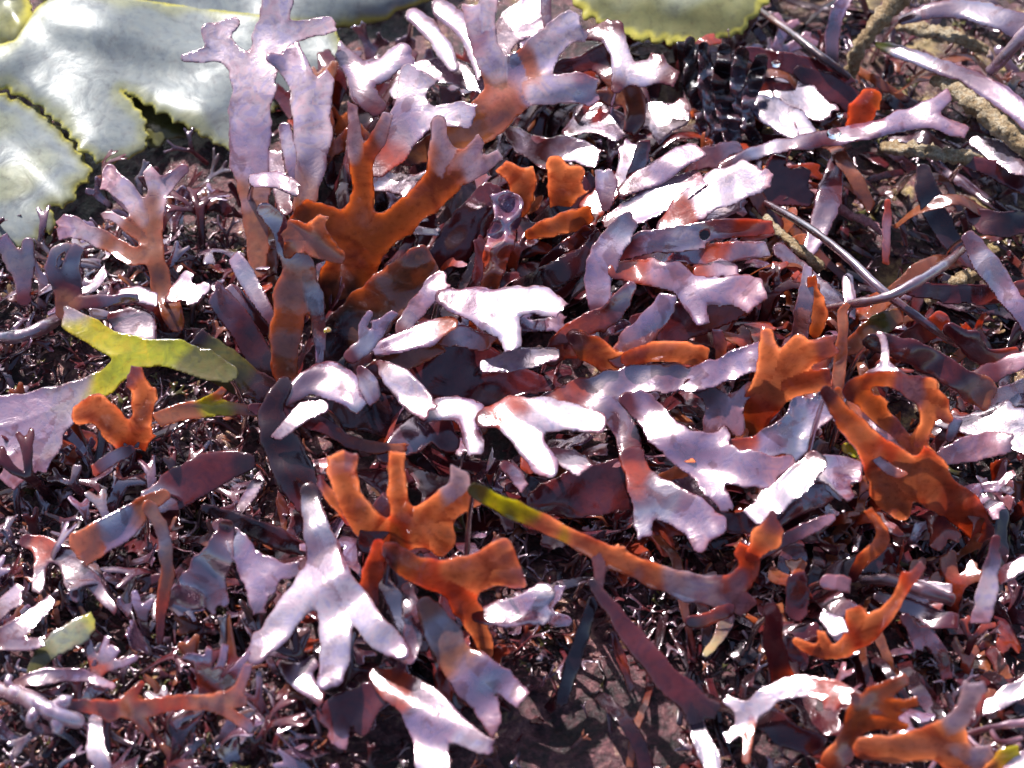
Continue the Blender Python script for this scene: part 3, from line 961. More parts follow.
F('pale upright leaf at the right edge of the mauve cap', 'leaf_seaweed', 32, (0.06, -0.14), 'wl', '360,370,4 368,384,9 375,402,4')
F('glaring white pointed leaf, brightest at the middle left', 'leaf_seaweed', 28, (0.055, -0.02), 'wwp', '380,364,4 396,378,12 413,395,13 429,412,4', thick=0.6, wave=0.3)
F('wavy pale tongue on the left of the mauve cap', 'leaf_seaweed', 29, 'hot', 'lwv', '322,407,6 304,412,9 288,426,6 276,438,3')
F('dark looping ribbon with bright edge under the mauve cap', 'strap_seaweed', 20, 'lean', 'mmb', '252,408,4 290,414,9 322,424,7 346,440,6 375,448,5 404,447,3')
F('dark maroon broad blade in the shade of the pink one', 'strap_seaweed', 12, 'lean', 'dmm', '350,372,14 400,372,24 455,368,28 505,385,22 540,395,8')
F('glossy maroon blade with ragged lower rim by the glaring leaf', 'strap_seaweed', 17, (0.02, -0.1), 'mvm', '385,455,8 412,438,14 432,425,16 448,440,8')
F('glaring white oval blade under the pink lobe', 'leaf_seaweed', 25, 'hot', 'wwp', '486,366,5 508,361,10 532,357,9 552,355,4')
F('lilac bridge blade with drooping right arm in the centre', 'forked_seaweed', 25, (0.03, -0.01), 'cllw', '424,418,5 440,410,10 458,408,11 478,412,7', '466,412,9 472,434,9 475,454,5', '470,438,6 482,446,3', curl=-0.7)
F('glaring white blade with lilac drooping lobe right of the centre', 'forked_seaweed', 31, (0.055, -0.015), 'wwwp', '484,420,8 512,412,13 544,414,15 574,418,13 598,423,6', '512,422,11 530,444,14 545,466,9', '545,462,7 551,472,4', curl=-0.3, bcols={1: 'wwlp'})
F('white lobe with pink edge below the glaring blade', 'leaf_seaweed', 26, (0.05, -0.03), 'pwp', '556,453,6 571,461,10 588,470,5')
F('small lilac toe below the centre blade', 'leaf_seaweed', 26, 'sheen', 'vlp', '506,466,5 516,475,7 524,488,5')
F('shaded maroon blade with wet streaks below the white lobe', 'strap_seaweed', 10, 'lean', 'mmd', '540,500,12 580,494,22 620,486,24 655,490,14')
F('maroon strap with curled pale tip left of the orange pair', 'forked_seaweed', 27, (0.02, -0.18), 'mrmp', '552,358,8 566,336,9 590,322,9 612,312,8', '610,314,8 622,300,8 631,288,4', '560,342,6 568,352,6 577,354,4', '600,318,6 606,328,5')
F('orange curled blade, left of the orange pair', 'orange_seaweed', 26, 'up', 'boob', '574,338,8 592,350,14 615,362,11 632,362,5')
F('bright orange blade lying under the lilac arch, right of the orange pair', 'orange_seaweed', 27, 'up', 'boo', '628,358,7 655,352,9 684,352,11 706,356,5')
F('orange blade with lilac tip between the pair', 'forked_seaweed', 30, (0.02, -0.16), 'oplll', '618,358,9 634,342,13 650,324,12 664,306,10 668,297,4')
F('little pale upright with orange side above the arch', 'leaf_seaweed', 26, 'up', 'ol', '722,362,5 720,345,6 717,330,4')
F('long lilac blue arch frond joining centre and right side', 'forked_seaweed', 24, (0.03, -0.06), 'vllllp', '532,412,6 562,398,12 592,392,15 628,381,13 668,378,12 700,378,12 732,366,12 768,350,7', '750,360,10 762,366,8 772,374,4', '598,396,13 616,414,11 628,440,11 634,466,10',
  bcols={2: 'lvmm'})
F('pink and maroon looped frond under the right end of the arch', 'forked_seaweed', 21, (0.0, -0.15), 'mmpp', '690,384,5 712,396,9 728,412,11 738,428,7', '728,410,8 742,396,7 752,386,4', '716,410,8 712,430,9 716,448,6')
F('wide grey blue blade with maroon patch, upper of the crossing pair', 'forked_seaweed', 27, (0.03, -0.05), 'mllllp', '628,400,8 645,408,13 664,432,15 688,450,17 718,462,18 752,470,16 776,478,10', '755,468,12 778,466,8 788,462,5', '698,452,14 718,440,7 726,430,5', '700,460,14 714,488,10 724,504,6 728,510,4')
F('grey blue forked blade reaching up to a white bud', 'forked_seaweed', 30, (0.02, -0.08), 'lcclc', '726,448,8 756,447,10 785,438,14 806,420,14 824,408,11 834,406,7', '800,420,10 798,404,4', '822,410,6 824,400,4 822,396,3', '790,440,13 800,452,10')
F('pale blue arm bending down left in front of the crossing pair', 'forked_seaweed', 31, 'hot', 'cclc', '813,464,11 802,476,12 784,492,13 764,508,11 752,516,5')
F('pale forked blade right of the blue arm', 'forked_seaweed', 26, (0.03, -0.03), 'cllp', '806,470,10 826,468,13 845,470,12 861,471,6', '834,476,9 844,490,6 852,498,3')
F('lilac blade with two pointed lower tips in the lower right centre', 'forked_seaweed', 23, (0.03, -0.05), 'vcllp', '632,458,11 640,480,13 662,498,17 690,514,18 712,524,11', '644,488,12 644,515,9 643,536,4', '694,516,13 698,534,9 700,546,4')
F('silver sheet blade behind the two pointed one', 'strap_seaweed', 17, 'hot', 'clc', '662,482,12 690,486,16 712,505,11')
F('orange sliver between the grey blue blades', 'orange_seaweed', 22, 'steep', 'oo', '662,477,4 680,471,7 696,463,5', root=False)
F('maroon curved blade under the pale blue arm', 'strap_seaweed', 19, (0.0, -0.16), 'mmv', '712,512,5 735,524,9 770,512,15 800,500,14 826,492,8')

# ------------------------------------------------------------------ orange group on the right
F('glowing orange red frond with three blunt lobes right of the arch', 'orange_seaweed', 30, (-0.01, -0.35), 'brooop', '736,452,12 748,425,15 764,400,17 778,378,17', '770,380,12 769,354,9 767,334,6', '782,372,14 806,354,12 834,345,7', '784,384,12 812,382,11 828,378,7', '778,372,10 792,350,7 800,340,4')
F('brown translucent blade at the foot of the glowing orange frond', 'orange_seaweed', 22, 'up', 'bbo', '742,450,7 768,448,11 798,444,7')
F('mauve stick with pale tip beside an orange fold', 'leaf_seaweed', 26, 'lean', 'mvf', '799,340,8 803,312,8 807,280,5 808,268,3')
F('amber fold behind the mauve stick', 'leaf_seaweed', 23, 'up', 'boob', '816,330,7 818,312,10 813,290,5 812,276,3')
F('thin brown upright ribbon with curled top above the ring frond', 'strap_seaweed', 34, 'lean', 'bbb', '838,388,6 840,360,6 843,332,5 842,312,4 849,303,3')
F('bright orange frond whose arms enclose a hole, ruffled at its right', 'orange_seaweed', 30, (-0.02, -0.33), 'bopoop', '850,392,7 868,380,7 890,379,7 915,388,10 940,404,8', '857,390,8 872,408,9 888,426,10 902,444,9', '926,402,8 927,424,7 916,446,8', '904,446,9 926,458,10 940,466,7', '912,388,9 932,384,6', '936,404,7 948,418,5', '872,408,7 884,400,4', '904,448,7 894,462,6 884,470,4')
F('white cap blade with a stalked bud on the ring frond', 'forked_seaweed', 37, (0.05, -0.02), 'wwp', '868,380,6 882,374,9 894,374,5', '884,370,4 885,352,3 883,338,4.5 879,334,3')
F('large fiery orange blade sloping down right', 'orange_seaweed', 25, (-0.03, -0.35), 'boroorr', '826,392,5 846,418,10 868,444,14 896,466,16 926,484,18 955,502,17 976,524,14 992,548,6', '880,458,12 884,486,14 900,510,9', '940,470,8 920,452,8')
F('narrow ribbed orange strip along the fiery blade', 'strap_seaweed', 32, (0.02, -0.1), 'bopb', '838,390,3 856,412,5 876,432,5 900,452,6')
F('thin rusty ribbon on the lower fiery blade', 'strap_seaweed', 32, (0.04, -0.06), 'bpo', '858,440,3 874,456,4 890,470,5 903,476,4')
F('bright green chip under the thin rusty ribbon', 'green_seaweed', 24, 'flat', 'ygy', '848,448,5 864,455,6 882,457,4', root=False)
F('olive brown toothed blade above the ring frond', 'forked_seaweed', 22, (0.0, -0.16), 'mbqb', '842,350,6 862,340,10 880,324,10 903,315,6', '866,340,8 880,342,6')
F('dark maroon strap with brown ragged tip running to the right', 'strap_seaweed', 24, (0.0, -0.2), 'dmmmb', '872,342,8 905,350,11 940,366,12 968,384,11 984,392,9', '974,388,8 988,384,5', '976,392,8 984,404,4')
F('maroon antler with upright tip right of the olive toothed blade', 'forked_seaweed', 22, (0.0, -0.22), 'mmr', '890,345,6 912,338,9 930,330,9 938,318,4', '930,328,7 944,322,4')
F('red maroon fork by the right edge', 'forked_seaweed', 20, (0.0, -0.22), 'mmr', '950,330,6 968,344,9 985,358,9 1002,356,6 1015,351,4', '975,346,8 974,338,4')
F('pinkish maroon strap crossing the right edge', 'strap_seaweed', 22, 'sheen', 'mmpv', '962,382,8 985,376,9 1012,364,8 1050,352,7')
F('pale blue angular blade at the right edge', 'strap_seaweed', 17, 'hot', 'vccc', '930,420,4 965,424,9 996,422,13 1020,430,20 1055,445,18', '998,420,10 1000,404,5')
F('pale blue strip under the pinkish strap at the right edge', 'strap_seaweed', 14, 'sheen', 'vcc', '980,405,7 1005,398,10 1040,386,12')
F('dusky pink oval blade below the pale blue angular one', 'leaf_seaweed', 21, (0.02, -0.08), 'vppv', '936,460,5 960,452,11 990,444,12 1010,443,5')
F('small grey bud beside the fiery blade', 'leaf_seaweed', 22, 'lean', 'vl', '950,438,4 953,428,5 957,420,5')

# ------------------------------------------------------------------ upper right: whips, straps and crusted stems
S('long glossy dark whip running from the crinkled wrack to the right', 'whip_seaweed', 'mdvm', '738,190,4,10 775,208,4,16 812,230,4,22 848,258,4.5,26 882,290,4.5,27 926,323,4.5,24 958,345,4,15')
S('grey violet whip bending up right across the long whip', 'whip_seaweed', 'mvvm', '826,309,4,17 858,303,4.5,24 886,297,4.5,30 915,283,5.5,31 944,265,5,28 966,246,3.5,22')
F('lilac forked frond on a long grey stalk at the upper right', 'forked_seaweed', 27, (0.03, -0.05), 'cvmlllp', '722,166,4 752,154,5.5 790,144,6.5 830,138,7.5 868,131,8 900,121,8', '898,122,8 920,114,9 938,104,7 948,95,5', '904,120,8 932,120,8 952,128,7 967,133,4', wave=0.6, curl=-0.5)
F('grey blue pointed leaf, upper of the pair by the crinkled wrack', 'leaf_seaweed', 14, (0.05, -0.02), 'ccv', '752,86,8 780,90,13 806,100,14 828,114,6')
F('grey blue pointed leaf, lower of the pair by the crinkled wrack', 'leaf_seaweed', 16, 'hot', 'ccc', '752,100,7 772,112,13 794,124,13 806,134,4')
F('dull mauve blade behind the grey blue leaf pair', 'strap_seaweed', 9, 'lean', 'vmv', '782,128,8 812,114,14 836,100,14 850,90,6')
F('dark maroon strap with drops above the grey blue leaf pair', 'strap_seaweed', 17, (0.0, -0.15), 'mmm', '742,52,5 772,60,9 804,66,9 832,72,8 850,84,5')
F('dark maroon blade running into the red brown tongue', 'strap_seaweed', 14, 'lean', 'dmm', '800,72,6 826,84,11 846,98,11 862,110,6')
F('red brown upright tongue over the long grey stalk', 'leaf_seaweed', 26, 'up', 'rrb', '856,130,10 862,112,13 868,98,9 880,104,5')
S('brown diagonal whip crossing the top right corner growths', 'whip_seaweed', 'bdd', '758,8,3,12 790,32,4,18 820,56,5,20 850,78,4,17')
F('grey violet twisted strap standing at the top right', 'strap_seaweed', 24, 'lean', 'dvlv', '832,62,6 832,40,7 836,18,6 850,-12,6')
F('broad grey violet strap arching along the top right', 'strap_seaweed', 29, (0.04, -0.05), 'vvcvv', '902,20,4 930,11,7 962,9,9 996,17,11 1024,28,12 1060,40,10', curl=-0.8)
S('smooth lilac grey stick slanting in at the right edge', 'whip_seaweed', 'lvl', '990,72,6,24 1005,56,6.5,30 1030,28,7,38')
F('long grey strap bowing down the right edge', 'strap_seaweed', 24, (0.05, -0.05), 'ecvlll', '878,45,3 900,52,6 932,64,7 962,74,7 995,92,10 1028,118,11 1060,150,10', curl=-0.7)
S('tan crusted stem rising to the top edge', 'encrusted_seaweed', 't', '850,76,7,10 858,52,10,18 872,30,11,24 892,6,13,30 905,-14,12,34', mat=MAT_CRUST, knobs=9)
S('short tan crusted stem below the broad grey strap', 'encrusted_seaweed', 't', '898,27,5,18 925,30,8,20 955,37,9,20 988,52,6,17', mat=MAT_CRUST, knobs=9)
S('ochre crusted stem, thickest one, descending at the right edge', 'encrusted_seaweed', 't', '938,78,9,18 962,94,14,21 985,112,14,21 1006,130,13,21 1030,150,12,20', mat=MAT_CRUST, knobs=10)
S('pale crusted finger under the lilac forked frond', 'encrusted_seaweed', 't', '884,147,6,14 905,149,8,18 935,153,9,19 962,156,8,18 988,160,5,14', mat=MAT_CRUST, knobs=10)
S('thin crusted stem reaching out from under the violet blade', 'encrusted_seaweed', 't', '752,206,5,10 775,228,6,13 800,250,6,13 822,268,5,10', mat=MAT_CRUST, knobs=7)
S('crusted stub in the lower right corner of the whip crossing', 'encrusted_seaweed', 't', '928,300,6,8 950,285,9,14 975,275,8,14 1000,282,6,10', mat=MAT_CRUST, knobs=9)
S('feathery pink coralline stem beneath the lilac forked frond', 'encrusted_seaweed', 'p', '772,152,5,6 795,170,7,9 815,192,6,9 848,215,5,8', mat=MAT_PINKCRUST, knobs=6, branches=('795,170,4,9 785,185,3,9 778,196,2,8', '815,190,4,9 830,180,3,10 842,176,2,9', '845,214,4,8 868,222,5,9 890,238,3,8'))
F('mauve hanging leaf under the long grey stalk', 'leaf_seaweed', 15, 'sheen', 'vvl', '836,158,5 832,185,11 824,215,11 814,240,8 810,250,4')
F('dark strap sweeping down beneath the pale crusted finger', 'strap_seaweed', 15, 'lean', 'ddv', '924,172,7 930,200,12 945,230,10 965,256,7 985,270,4')
F('pale blue blade under the ochre stem at the right edge', 'leaf_seaweed', 17, 'hot', 'ccv', '975,142,5 995,150,10 1015,163,9 1028,172,4')
F('brown maroon strap under the pale blue right edge blade', 'strap_seaweed', 14, 'lean', 'mmv', '968,162,5 995,170,9 1025,182,12 1060,200,10')
F('dark red folded blade at the right edge above the grey ribbon', 'strap_seaweed', 16, 'lean', 'mdm', '970,212,5 985,222,11 1010,224,12 1050,220,9')
F('thin pinkish red thread blade hanging below the feathery pink stem', 'leaf_seaweed', 17, 'lean', 'rpr', '888,202,3 887,230,4 886,264,3')
F('lilac grey ribbon plunging down the right edge', 'strap_seaweed', 26, (0.03, -0.10), 'vclv', '968,238,7 985,262,11 1002,285,11 1018,306,9 1036,335,7')
F('maroon flat strap crossing under the lilac grey ribbon', 'strap_seaweed', 19, 'lean', 'mmr', '900,288,4 935,292,8 975,295,9 1008,292,7 1050,280,6')
F('grey wet strap lying parallel under the whip crossing', 'strap_seaweed', 12, 'sheen', 'vcv', '780,250,6 805,275,8 830,296,8 855,312,6')
F('small white upright lobe at the whip crossing', 'leaf_seaweed', 21, 'hot', 'lw', '850,306,5 848,292,6 848,278,3')

# ------------------------------------------------------------------ left side
F('yellow green frond with three grey lilac palm arms at the left edge', 'green_seaweed', 20, (0.03, -0.07), 'qqggykkll', '226,374,9 203,364,13 176,354,13 142,354,11 122,366,10 104,382,12 78,398,14 58,410,13',
  '148,354,11 118,344,11 92,332,12 72,320,11 64,316,6', '74,398,12 42,404,12 12,410,14 -20,414,12', '62,410,13 40,426,13 10,440,14 -20,446,10', '58,414,13 42,438,13 24,462,13 6,482,9', '62,412,10 52,440,8 40,470,5', bcols={1: 'ygyyk', 2: 'klll', 3: 'klll', 4: 'kllp', 5: 'kl'}, wave=0.3, lam=90)
F('vivid orange frond with forked right arm against the left turf', 'orange_seaweed', 25, (-0.02, -0.35), 'roooo', '136,455,5 127,442,12 112,424,13 97,410,13 82,414,5', '96,408,9 97,402,5', '132,444,11 142,420,9 143,402,8 139,384,7 137,368,5', '140,386,6 127,382,5', '142,404,7 156,394,4', '140,436,7 152,432,4')
F('dull pink tongue under the vivid orange frond', 'leaf_seaweed', 17, 'lean', 'mpr', '130,450,5 110,460,6 94,470,5')
F('brown strip with a yellow stretch running into the tuft foot', 'strap_seaweed', 21, (0.0, -0.16), 'dbybb', '276,414,4 240,409,5 212,408,8 186,411,8 158,420,7', '205,405,5 217,396,4 224,389,3')
F('broad dark maroon blade with pale square end below the brown strip', 'strap_seaweed', 19, (0.0, -0.1), 'dmmmc', '245,462,9 222,466,15 196,478,18 172,492,17 154,498,12')
F('grey rectangular blade above the yellow green frond', 'leaf_seaweed', 15, 'sheen', 'vvv', '114,318,6 130,322,14 146,326,14 156,330,7')
F('mauve grey forked frond rising at the upper left edge', 'forked_seaweed', 20, 'lean', 'mvkl', '24,300,6 22,282,7 14,262,8 2,240,8', '24,282,6 28,262,6 28,244,5')
F('brown grey twisted frond with hooked arms under the wrack corner', 'forked_seaweed', 22, 'lean', 'bmvk', '66,310,9 68,284,11 72,262,8 78,248,5', '64,286,7 50,268,6 56,252,4 66,246,3', '70,304,7 95,302,6 122,300,5 138,298,3')
F('white curled strip above the grey rectangular blade', 'leaf_seaweed', 19, 'hot', 'vwl', '78,292,3 92,288,5 100,278,4 105,270,2.5')
F('white flake blade beside the amber stalk', 'leaf_seaweed', 18, 'hot', 'lww', '122,293,4 138,294,7 156,300,6')
F('pale stubby twin blade right of the amber stalk', 'forked_seaweed', 20, 'hot', 'vlw', '168,300,4 182,292,7 196,292,7 204,288,5', '180,290,6 186,278,6 190,273,4', '194,296,6 192,304,4')
F('long bluish blade leaning on the brown double stalk', 'leaf_seaweed', 22, (0.05, -0.08), 'vcl', '270,320,5 258,298,8 245,275,9 234,256,6')
F('dull purple strap beneath the long bluish blade', 'leaf_seaweed', 16, 'lean', 'mv', '264,330,6 245,308,8 227,288,5')
S('mauve stem creeping in from the left edge', 'whip_seaweed', 'vvm', '-10,338,7,10 20,336,7,13 42,328,7,14 60,318,6,9')
F('maroon ribbon with orange and lilac ended tip at the lower left', 'forked_seaweed', 22, (-0.02, -0.14), 'bblroo', '164,494,5 148,504,8 132,517,11 114,530,15 96,538,14 80,542,7', '98,542,11 88,556,6 84,563,3', bcols={0: 'bbblloo'})
F('brown ribbon hanging down with a red fleck', 'strap_seaweed', 21, 'lean', 'bkbrm', '148,506,6 160,524,6 166,548,6 167,572,6 163,594,6 161,618,4 160,645,3')
F('yellowish spoon blade in the turf at the lower left', 'green_seaweed', 18, (0.0, -0.05), 'bqssy', '30,672,4 44,654,9 60,642,12 80,630,11 92,620,6', bcols={0: 'qqsse'})
F('grey lilac branching frond spread over the left turf', 'forked_seaweed', 16, 'sheen', 'vkvvm', '28,542,7 50,548,9 68,560,9 88,578,8 104,598,5 116,612,3', '42,550,7 40,572,6 36,592,4', '68,562,7 70,582,5 76,598,3')
F('pale grey fork pointing up right at the left edge', 'forked_seaweed', 19, 'hot', 'vll', '-10,642,8 18,630,9 38,612,7 52,598,4', '0,642,6 24,645,6 42,642,4')
F('small pale finger frond at the left edge over the grey fork', 'forked_seaweed', 19, 'hot', 'vll', '-6,616,7 8,602,7 20,586,4', '6,604,5 18,602,4')
S('pinkish white knobbly frond with rounded fingers in the bottom left corner', 'forked_seaweed', 'plw', '-6,688,7,14 22,696,8,18 44,708,8,21 64,717,8,21 82,722,5.5,19', branches=('40,705,6,20 32,718,6,20 30,726,4,18', '52,708,6,21 66,702,6,22 71,702,4,22', '56,714,6,21 58,726,6,20 57,733,4,19', '12,690,5,17 8,682,4,18 10,676,3,18'))
F('rust orange twiggy frond lying along the bottom left', 'orange_seaweed', 22, (0.0, -0.15), 'mroroo', '58,706,5 95,706,6 130,709,8 168,704,7 205,702,7 234,700,6', '228,700,6 240,688,5 248,664,4', '132,712,7 144,724,5 151,734,4', '212,704,6 238,718,5 252,731,4', '126,704,6 134,692,4 142,684,3', '220,700,6 246,702,4', '100,708,5 112,720,4')
F('dull lilac antler cluster above the rust orange twig', 'forked_seaweed', 19, 'lean', 'vlll', '204,694,5 204,676,7 198,660,5 184,656,3', '204,676,6 208,660,4 209,648,3', '207,686,5 220,668,4 225,645,3', '210,692,5 228,682,5 242,662,4 250,654,3')
F('broad mauve matt leaf hanging left of the lilac fork', 'leaf_seaweed', 18, (0.02, -0.16), 'vvvlk', '226,528,7 220,550,13 206,575,17 192,592,17 172,606,6', '210,586,14 218,606,9', wave=0.6)
F('pale bent blade with right arm beside the mauve matt leaf', 'forked_seaweed', 23, (0.03, -0.06), 'clllv', '219,524,6 236,543,10 250,566,12 256,590,9 259,612,5', '252,564,11 276,571,9 298,569,5', '272,572,7 270,588,4')
F('small pointed pale blade above the bent one', 'leaf_seaweed', 16, 'hot', 'dlv', '240,510,4 250,496,6 262,476,4')
F('mauve bar with pink ends in the lower left turf', 'leaf_seaweed', 17, 'sheen', 'vvlp', '18,684,5 48,676,7 80,675,6 112,686,4')
F('white upright tip in the bottom left turf', 'leaf_seaweed', 19, 'hot', 'vww', '102,768,8 96,745,9 96,722,4')
F('fan of pale slender fingers above the mauve bar', 'forked_seaweed', 16, 'sheen', 'vll', '95,676,5 104,660,6 116,648,4', '96,674,4 92,655,4 88,640,3', '102,668,5 122,664,4 134,658,3', '100,664,4 104,646,3 108,636,3')

# ------------------------------------------------------------------ foot of the tuft and lower middle
F('black brown glossy blade running down from the tuft foot', 'strap_seaweed', 24, (-0.05, -0.09), 'dddm', '284,384,7 270,412,11 282,446,17 298,480,19 312,505,12', curl=-0.6)
F('dark thin blade crossing behind the lilac fork', 'strap_seaweed', 17, 'lean', 'ddm', '205,508,4 235,520,7 270,536,10 300,548,7')
F('large lilac white fork with three long arms at the lower left centre', 'forked_seaweed', 25, (0.045, -0.04), 'dclwwl', '308,492,8 318,532,13 326,560,16 326,578,16', '320,576,15 296,604,14 274,632,13 256,654,8', '328,584,16 334,612,15 336,645,14 333,676,10', '332,574,15 358,608,14 384,638,13 398,650,8', '334,672,7 322,684,4', curl=-0.4)
F('lilac white forked blade at the bottom edge left of the middle', 'forked_seaweed', 20, (0.045, -0.03), 'vllwl', '376,676,7 396,688,15 420,704,19 436,718,16', '428,710,16 458,730,12 480,744,9 492,746,4', '424,716,17 431,745,15 434,790,13', '392,684,9 400,668,5 404,660,3')
F('big orange frond with blunt upright arms in the lower centre', 'orange_seaweed', 31, (-0.02, -0.35), 'broooop', '392,560,9 394,545,13 405,534,16 425,530,16 444,534,11', '388,545,14 366,522,14 350,498,12 342,475,12 335,455,6', '343,476,9 351,456,5', '404,526,11 399,503,9 397,478,8 397,453,7', '424,522,15 446,504,13 458,486,10 459,468,6', '446,508,11 466,500,9 481,495,5', '432,534,12 441,546,6', bcols={4: 'ooff', 1: 'roooo'})
F('orange spike left of the blunt upright arms', 'leaf_seaweed', 28, 'up', 'rop', '350,520,5 334,500,6 318,480,3')
F('broad orange arm reaching right in the lower centre', 'orange_seaweed', 30, (0.0, -0.35), 'brooop', '392,552,9 412,568,12 442,576,15 474,572,17 500,562,15', '494,560,12 502,548,6', '494,572,12 522,578,9', '450,584,10 466,606,12 480,632,9 487,651,5', bcols={3: 'rroo'})
F('rusty toothed blade left under the broad orange arm', 'orange_seaweed', 24, 'up', 'rrp', '378,545,5 372,572,10 366,592,8 357,592,3', '370,590,6 374,608,3')
F('maroon hollow blade between the orange arms', 'leaf_seaweed', 24, 'lean', 'mmv', '365,545,8 380,520,14 392,498,10')
F('two toned strap, brown above and lilac below, at the bottom centre', 'forked_seaweed', 21, (0.02, -0.1), 'bkbllp', '426,606,9 440,630,15 458,662,17 478,694,14 490,716,10 496,732,5', '470,664,13 500,680,12 522,700,7', bcols={1: 'bllp'})
F('violet slender blade beside the two toned strap', 'leaf_seaweed', 20, (0.05, -0.06), 'vcv', '382,580,6 394,600,8 402,622,8 408,645,6')
F('dark violet finger with pale end next to the slender blade', 'leaf_seaweed', 22, 'sheen', 'dvvl', '408,590,6 413,620,9 413,645,8 409,658,5')
F('maroon crumpled blade with pink curled rim at the bottom', 'forked_seaweed', 15, (0.03, -0.1), 'mmmp', '392,690,8 370,698,14 345,708,15 328,715,9', '340,714,10 338,735,9 348,744,6', '366,706,10 362,728,6')
F('pale wedge with maroon patch left under the large fork', 'forked_seaweed', 15, 'hot', 'mwlm', '282,664,5 296,676,10 312,690,9 322,702,4', '298,674,7 316,660,6')
F('lilac lobed tip poking out right of the orange arm', 'forked_seaweed', 21, (0.05, -0.04), 'vllc', '478,616,6 502,614,13 526,608,14 543,594,6', '532,606,10 548,618,5')
F('long strip fading from green to orange to pink across the dark hollow', 'strap_seaweed', 26, (0.0, -0.27), 'qyooofpp', '474,490,6 502,504,8 530,517,8.5 560,532,7.5 590,546,8 622,562,9 655,576,11 690,587,13 722,594,13 748,608,6', '600,552,7 599,575,5 598,604,4', '722,592,11 742,580,10 750,560,9 738,548,5', '618,556,5 621,546,3', bcols={1: 'pw', 2: 'prr'}, wave=0.3, lam=80)
F('orange pink lobe over the end of the long strip', 'orange_seaweed', 34, (0.02, -0.35), 'rop', '754,553,8 766,538,13 776,521,9')
F('thin maroon red ribbon rising right to a pink tip', 'strap_seaweed', 27, 'lean', 'mmp', '752,556,5 778,544,6 806,530,6 832,518,4')
F('dark red hook under the long strip end', 'leaf_seaweed', 16, 'lean', 'mrm', '690,622,5 712,618,7 730,608,4')
F('long dark maroon strap descending through the hollow', 'strap_seaweed', 20, (0.06, -0.12), 'dmmmd', '592,582,4 618,618,8 645,652,11 674,686,13 700,704,11 718,712,6', '690,700,9 694,722,5', curl=-0.4)
F('pale blue tongue hanging under the long maroon strap', 'leaf_seaweed', 14, 'hot', 'vcc', '688,704,6 698,730,8 708,754,9 716,790,7')
F('black narrow strap in the hollow left of the maroon one', 'strap_seaweed', 13, 'lean', 'ddd', '594,600,4 584,630,6 572,665,7 560,706,5')
F('thin red sliver in the hollow', 'leaf_seaweed', 10, 'lean', 'mrm', '613,634,3 621,658,4 632,690,4')
F('tan ragged shred below the long strip end', 'leaf_seaweed', 14, 'flat', 'kt', '728,616,6 722,632,6 712,646,4 706,654,2')

# ------------------------------------------------------------------ lower right
F('orange antler with long upright arm in the lower right', 'orange_seaweed', 29, (0.0, -0.35), 'oooroor', '796,641,3 812,650,5 836,652,7 856,640,10 872,628,11 886,614,7 900,594,5 912,578,5 923,564,3.5', '856,634,10 856,616,9 854,607,6', '902,588,4 905,575,3', '826,648,5 821,632,3')
F('white shiny flake on the orange antler', 'leaf_seaweed', 33, 'hot', 'ww', '826,618,6 836,626,9 842,634,5', root=False)
F('small pink lobe above the orange antler', 'leaf_seaweed', 24, 'lean', 'pp', '828,582,7 840,583,8 850,586,5')
F('dark round maroon lobe left of the small pink one', 'leaf_seaweed', 18, 'lean', 'mm', '795,612,9 797,590,11 798,575,7')
F('maroon upright strap ending on a white arch', 'strap_seaweed', 20, 'up', 'mmmr', '772,612,8 774,640,9 778,664,10 786,684,11')
F('white arching frond with small forked end at the lower right', 'forked_seaweed', 22, (0.05, -0.02), 'wwwl', '858,698,7 830,690,9 800,686,10 774,692,9 756,708,9 744,716,8', '748,712,8 734,704,5 725,699,3', '748,718,7 738,730,5 726,738,3', '750,718,5 748,740,4 746,760,3', '836,692,8 830,710,6', bcols={3: 'poo'})
F('brown antler with serrated arms at the bottom right', 'forked_seaweed', 25, (0.0, -0.24), 'mobbb', '820,780,9 842,752,12 852,730,9 860,712,9 874,696,8 890,688,7 905,679,4', '858,715,7 857,702,5 852,692,3', '872,702,8 892,706,6 916,701,4', '862,724,7 886,724,5 908,728,4', '876,694,6 880,704,6 898,716,4')
F('smooth orange pink frond with lilac knobbed arm in the bottom right corner', 'orange_seaweed', 28, (0.02, -0.35), 'ooooop', '864,748,10 892,748,13 924,745,15 950,738,15', '946,736,13 960,718,9 968,700,7 969,684,5', '968,702,6 977,692,5 985,686,5', '948,746,14 970,760,10 992,752,6', '946,750,13 968,774,10 990,790,9', bcols={1: 'offf', 2: 'ff', 3: 'off'})
F('lilac club blade hanging free at the right', 'leaf_seaweed', 26, (0.03, -0.12), 'mvffp', '996,540,4 992,566,7 986,598,10 980,622,8', wave=0.3)
F('amber curl with bright fold over the dark lower right', 'orange_seaweed', 24, 'up', 'boob', '853,578,4 862,560,6 878,548,7 883,530,5 868,510,4')
S('violet dark stem lying right of the orange antler', 'whip_seaweed', 'dvm', '862,580,4,12 890,580,6,16 922,590,7,18 952,600,6,15')
F('dark purple strap below the violet stem', 'strap_seaweed', 14, 'sheen', 'dvm', '880,596,5 908,606,8 935,618,9 958,622,6')
F('grey violet blade above the violet stem', 'leaf_seaweed', 14, 'hot', 'dcv', '900,578,5 925,588,7 952,590,5')
F('maroon drooping pair under the violet stem', 'forked_seaweed', 12, 'lean', 'mvm', '905,618,4 915,634,6 918,650,4', '925,632,5 940,652,7 948,680,4')
S('pink looping thin stem in the bottom right corner', 'whip_seaweed', 'pmp', '930,770,2.5,14 945,748,2.5,18 966,735,3,20 990,728,3,20 1012,724,4,20 1035,722,4,20', branches=('966,735,2.5,20 980,748,2.5,20 1002,752,2.5,19 1020,745,2.5,18', '990,728,2.5,20 1000,742,2.5,19 1022,738,2.5,18'))
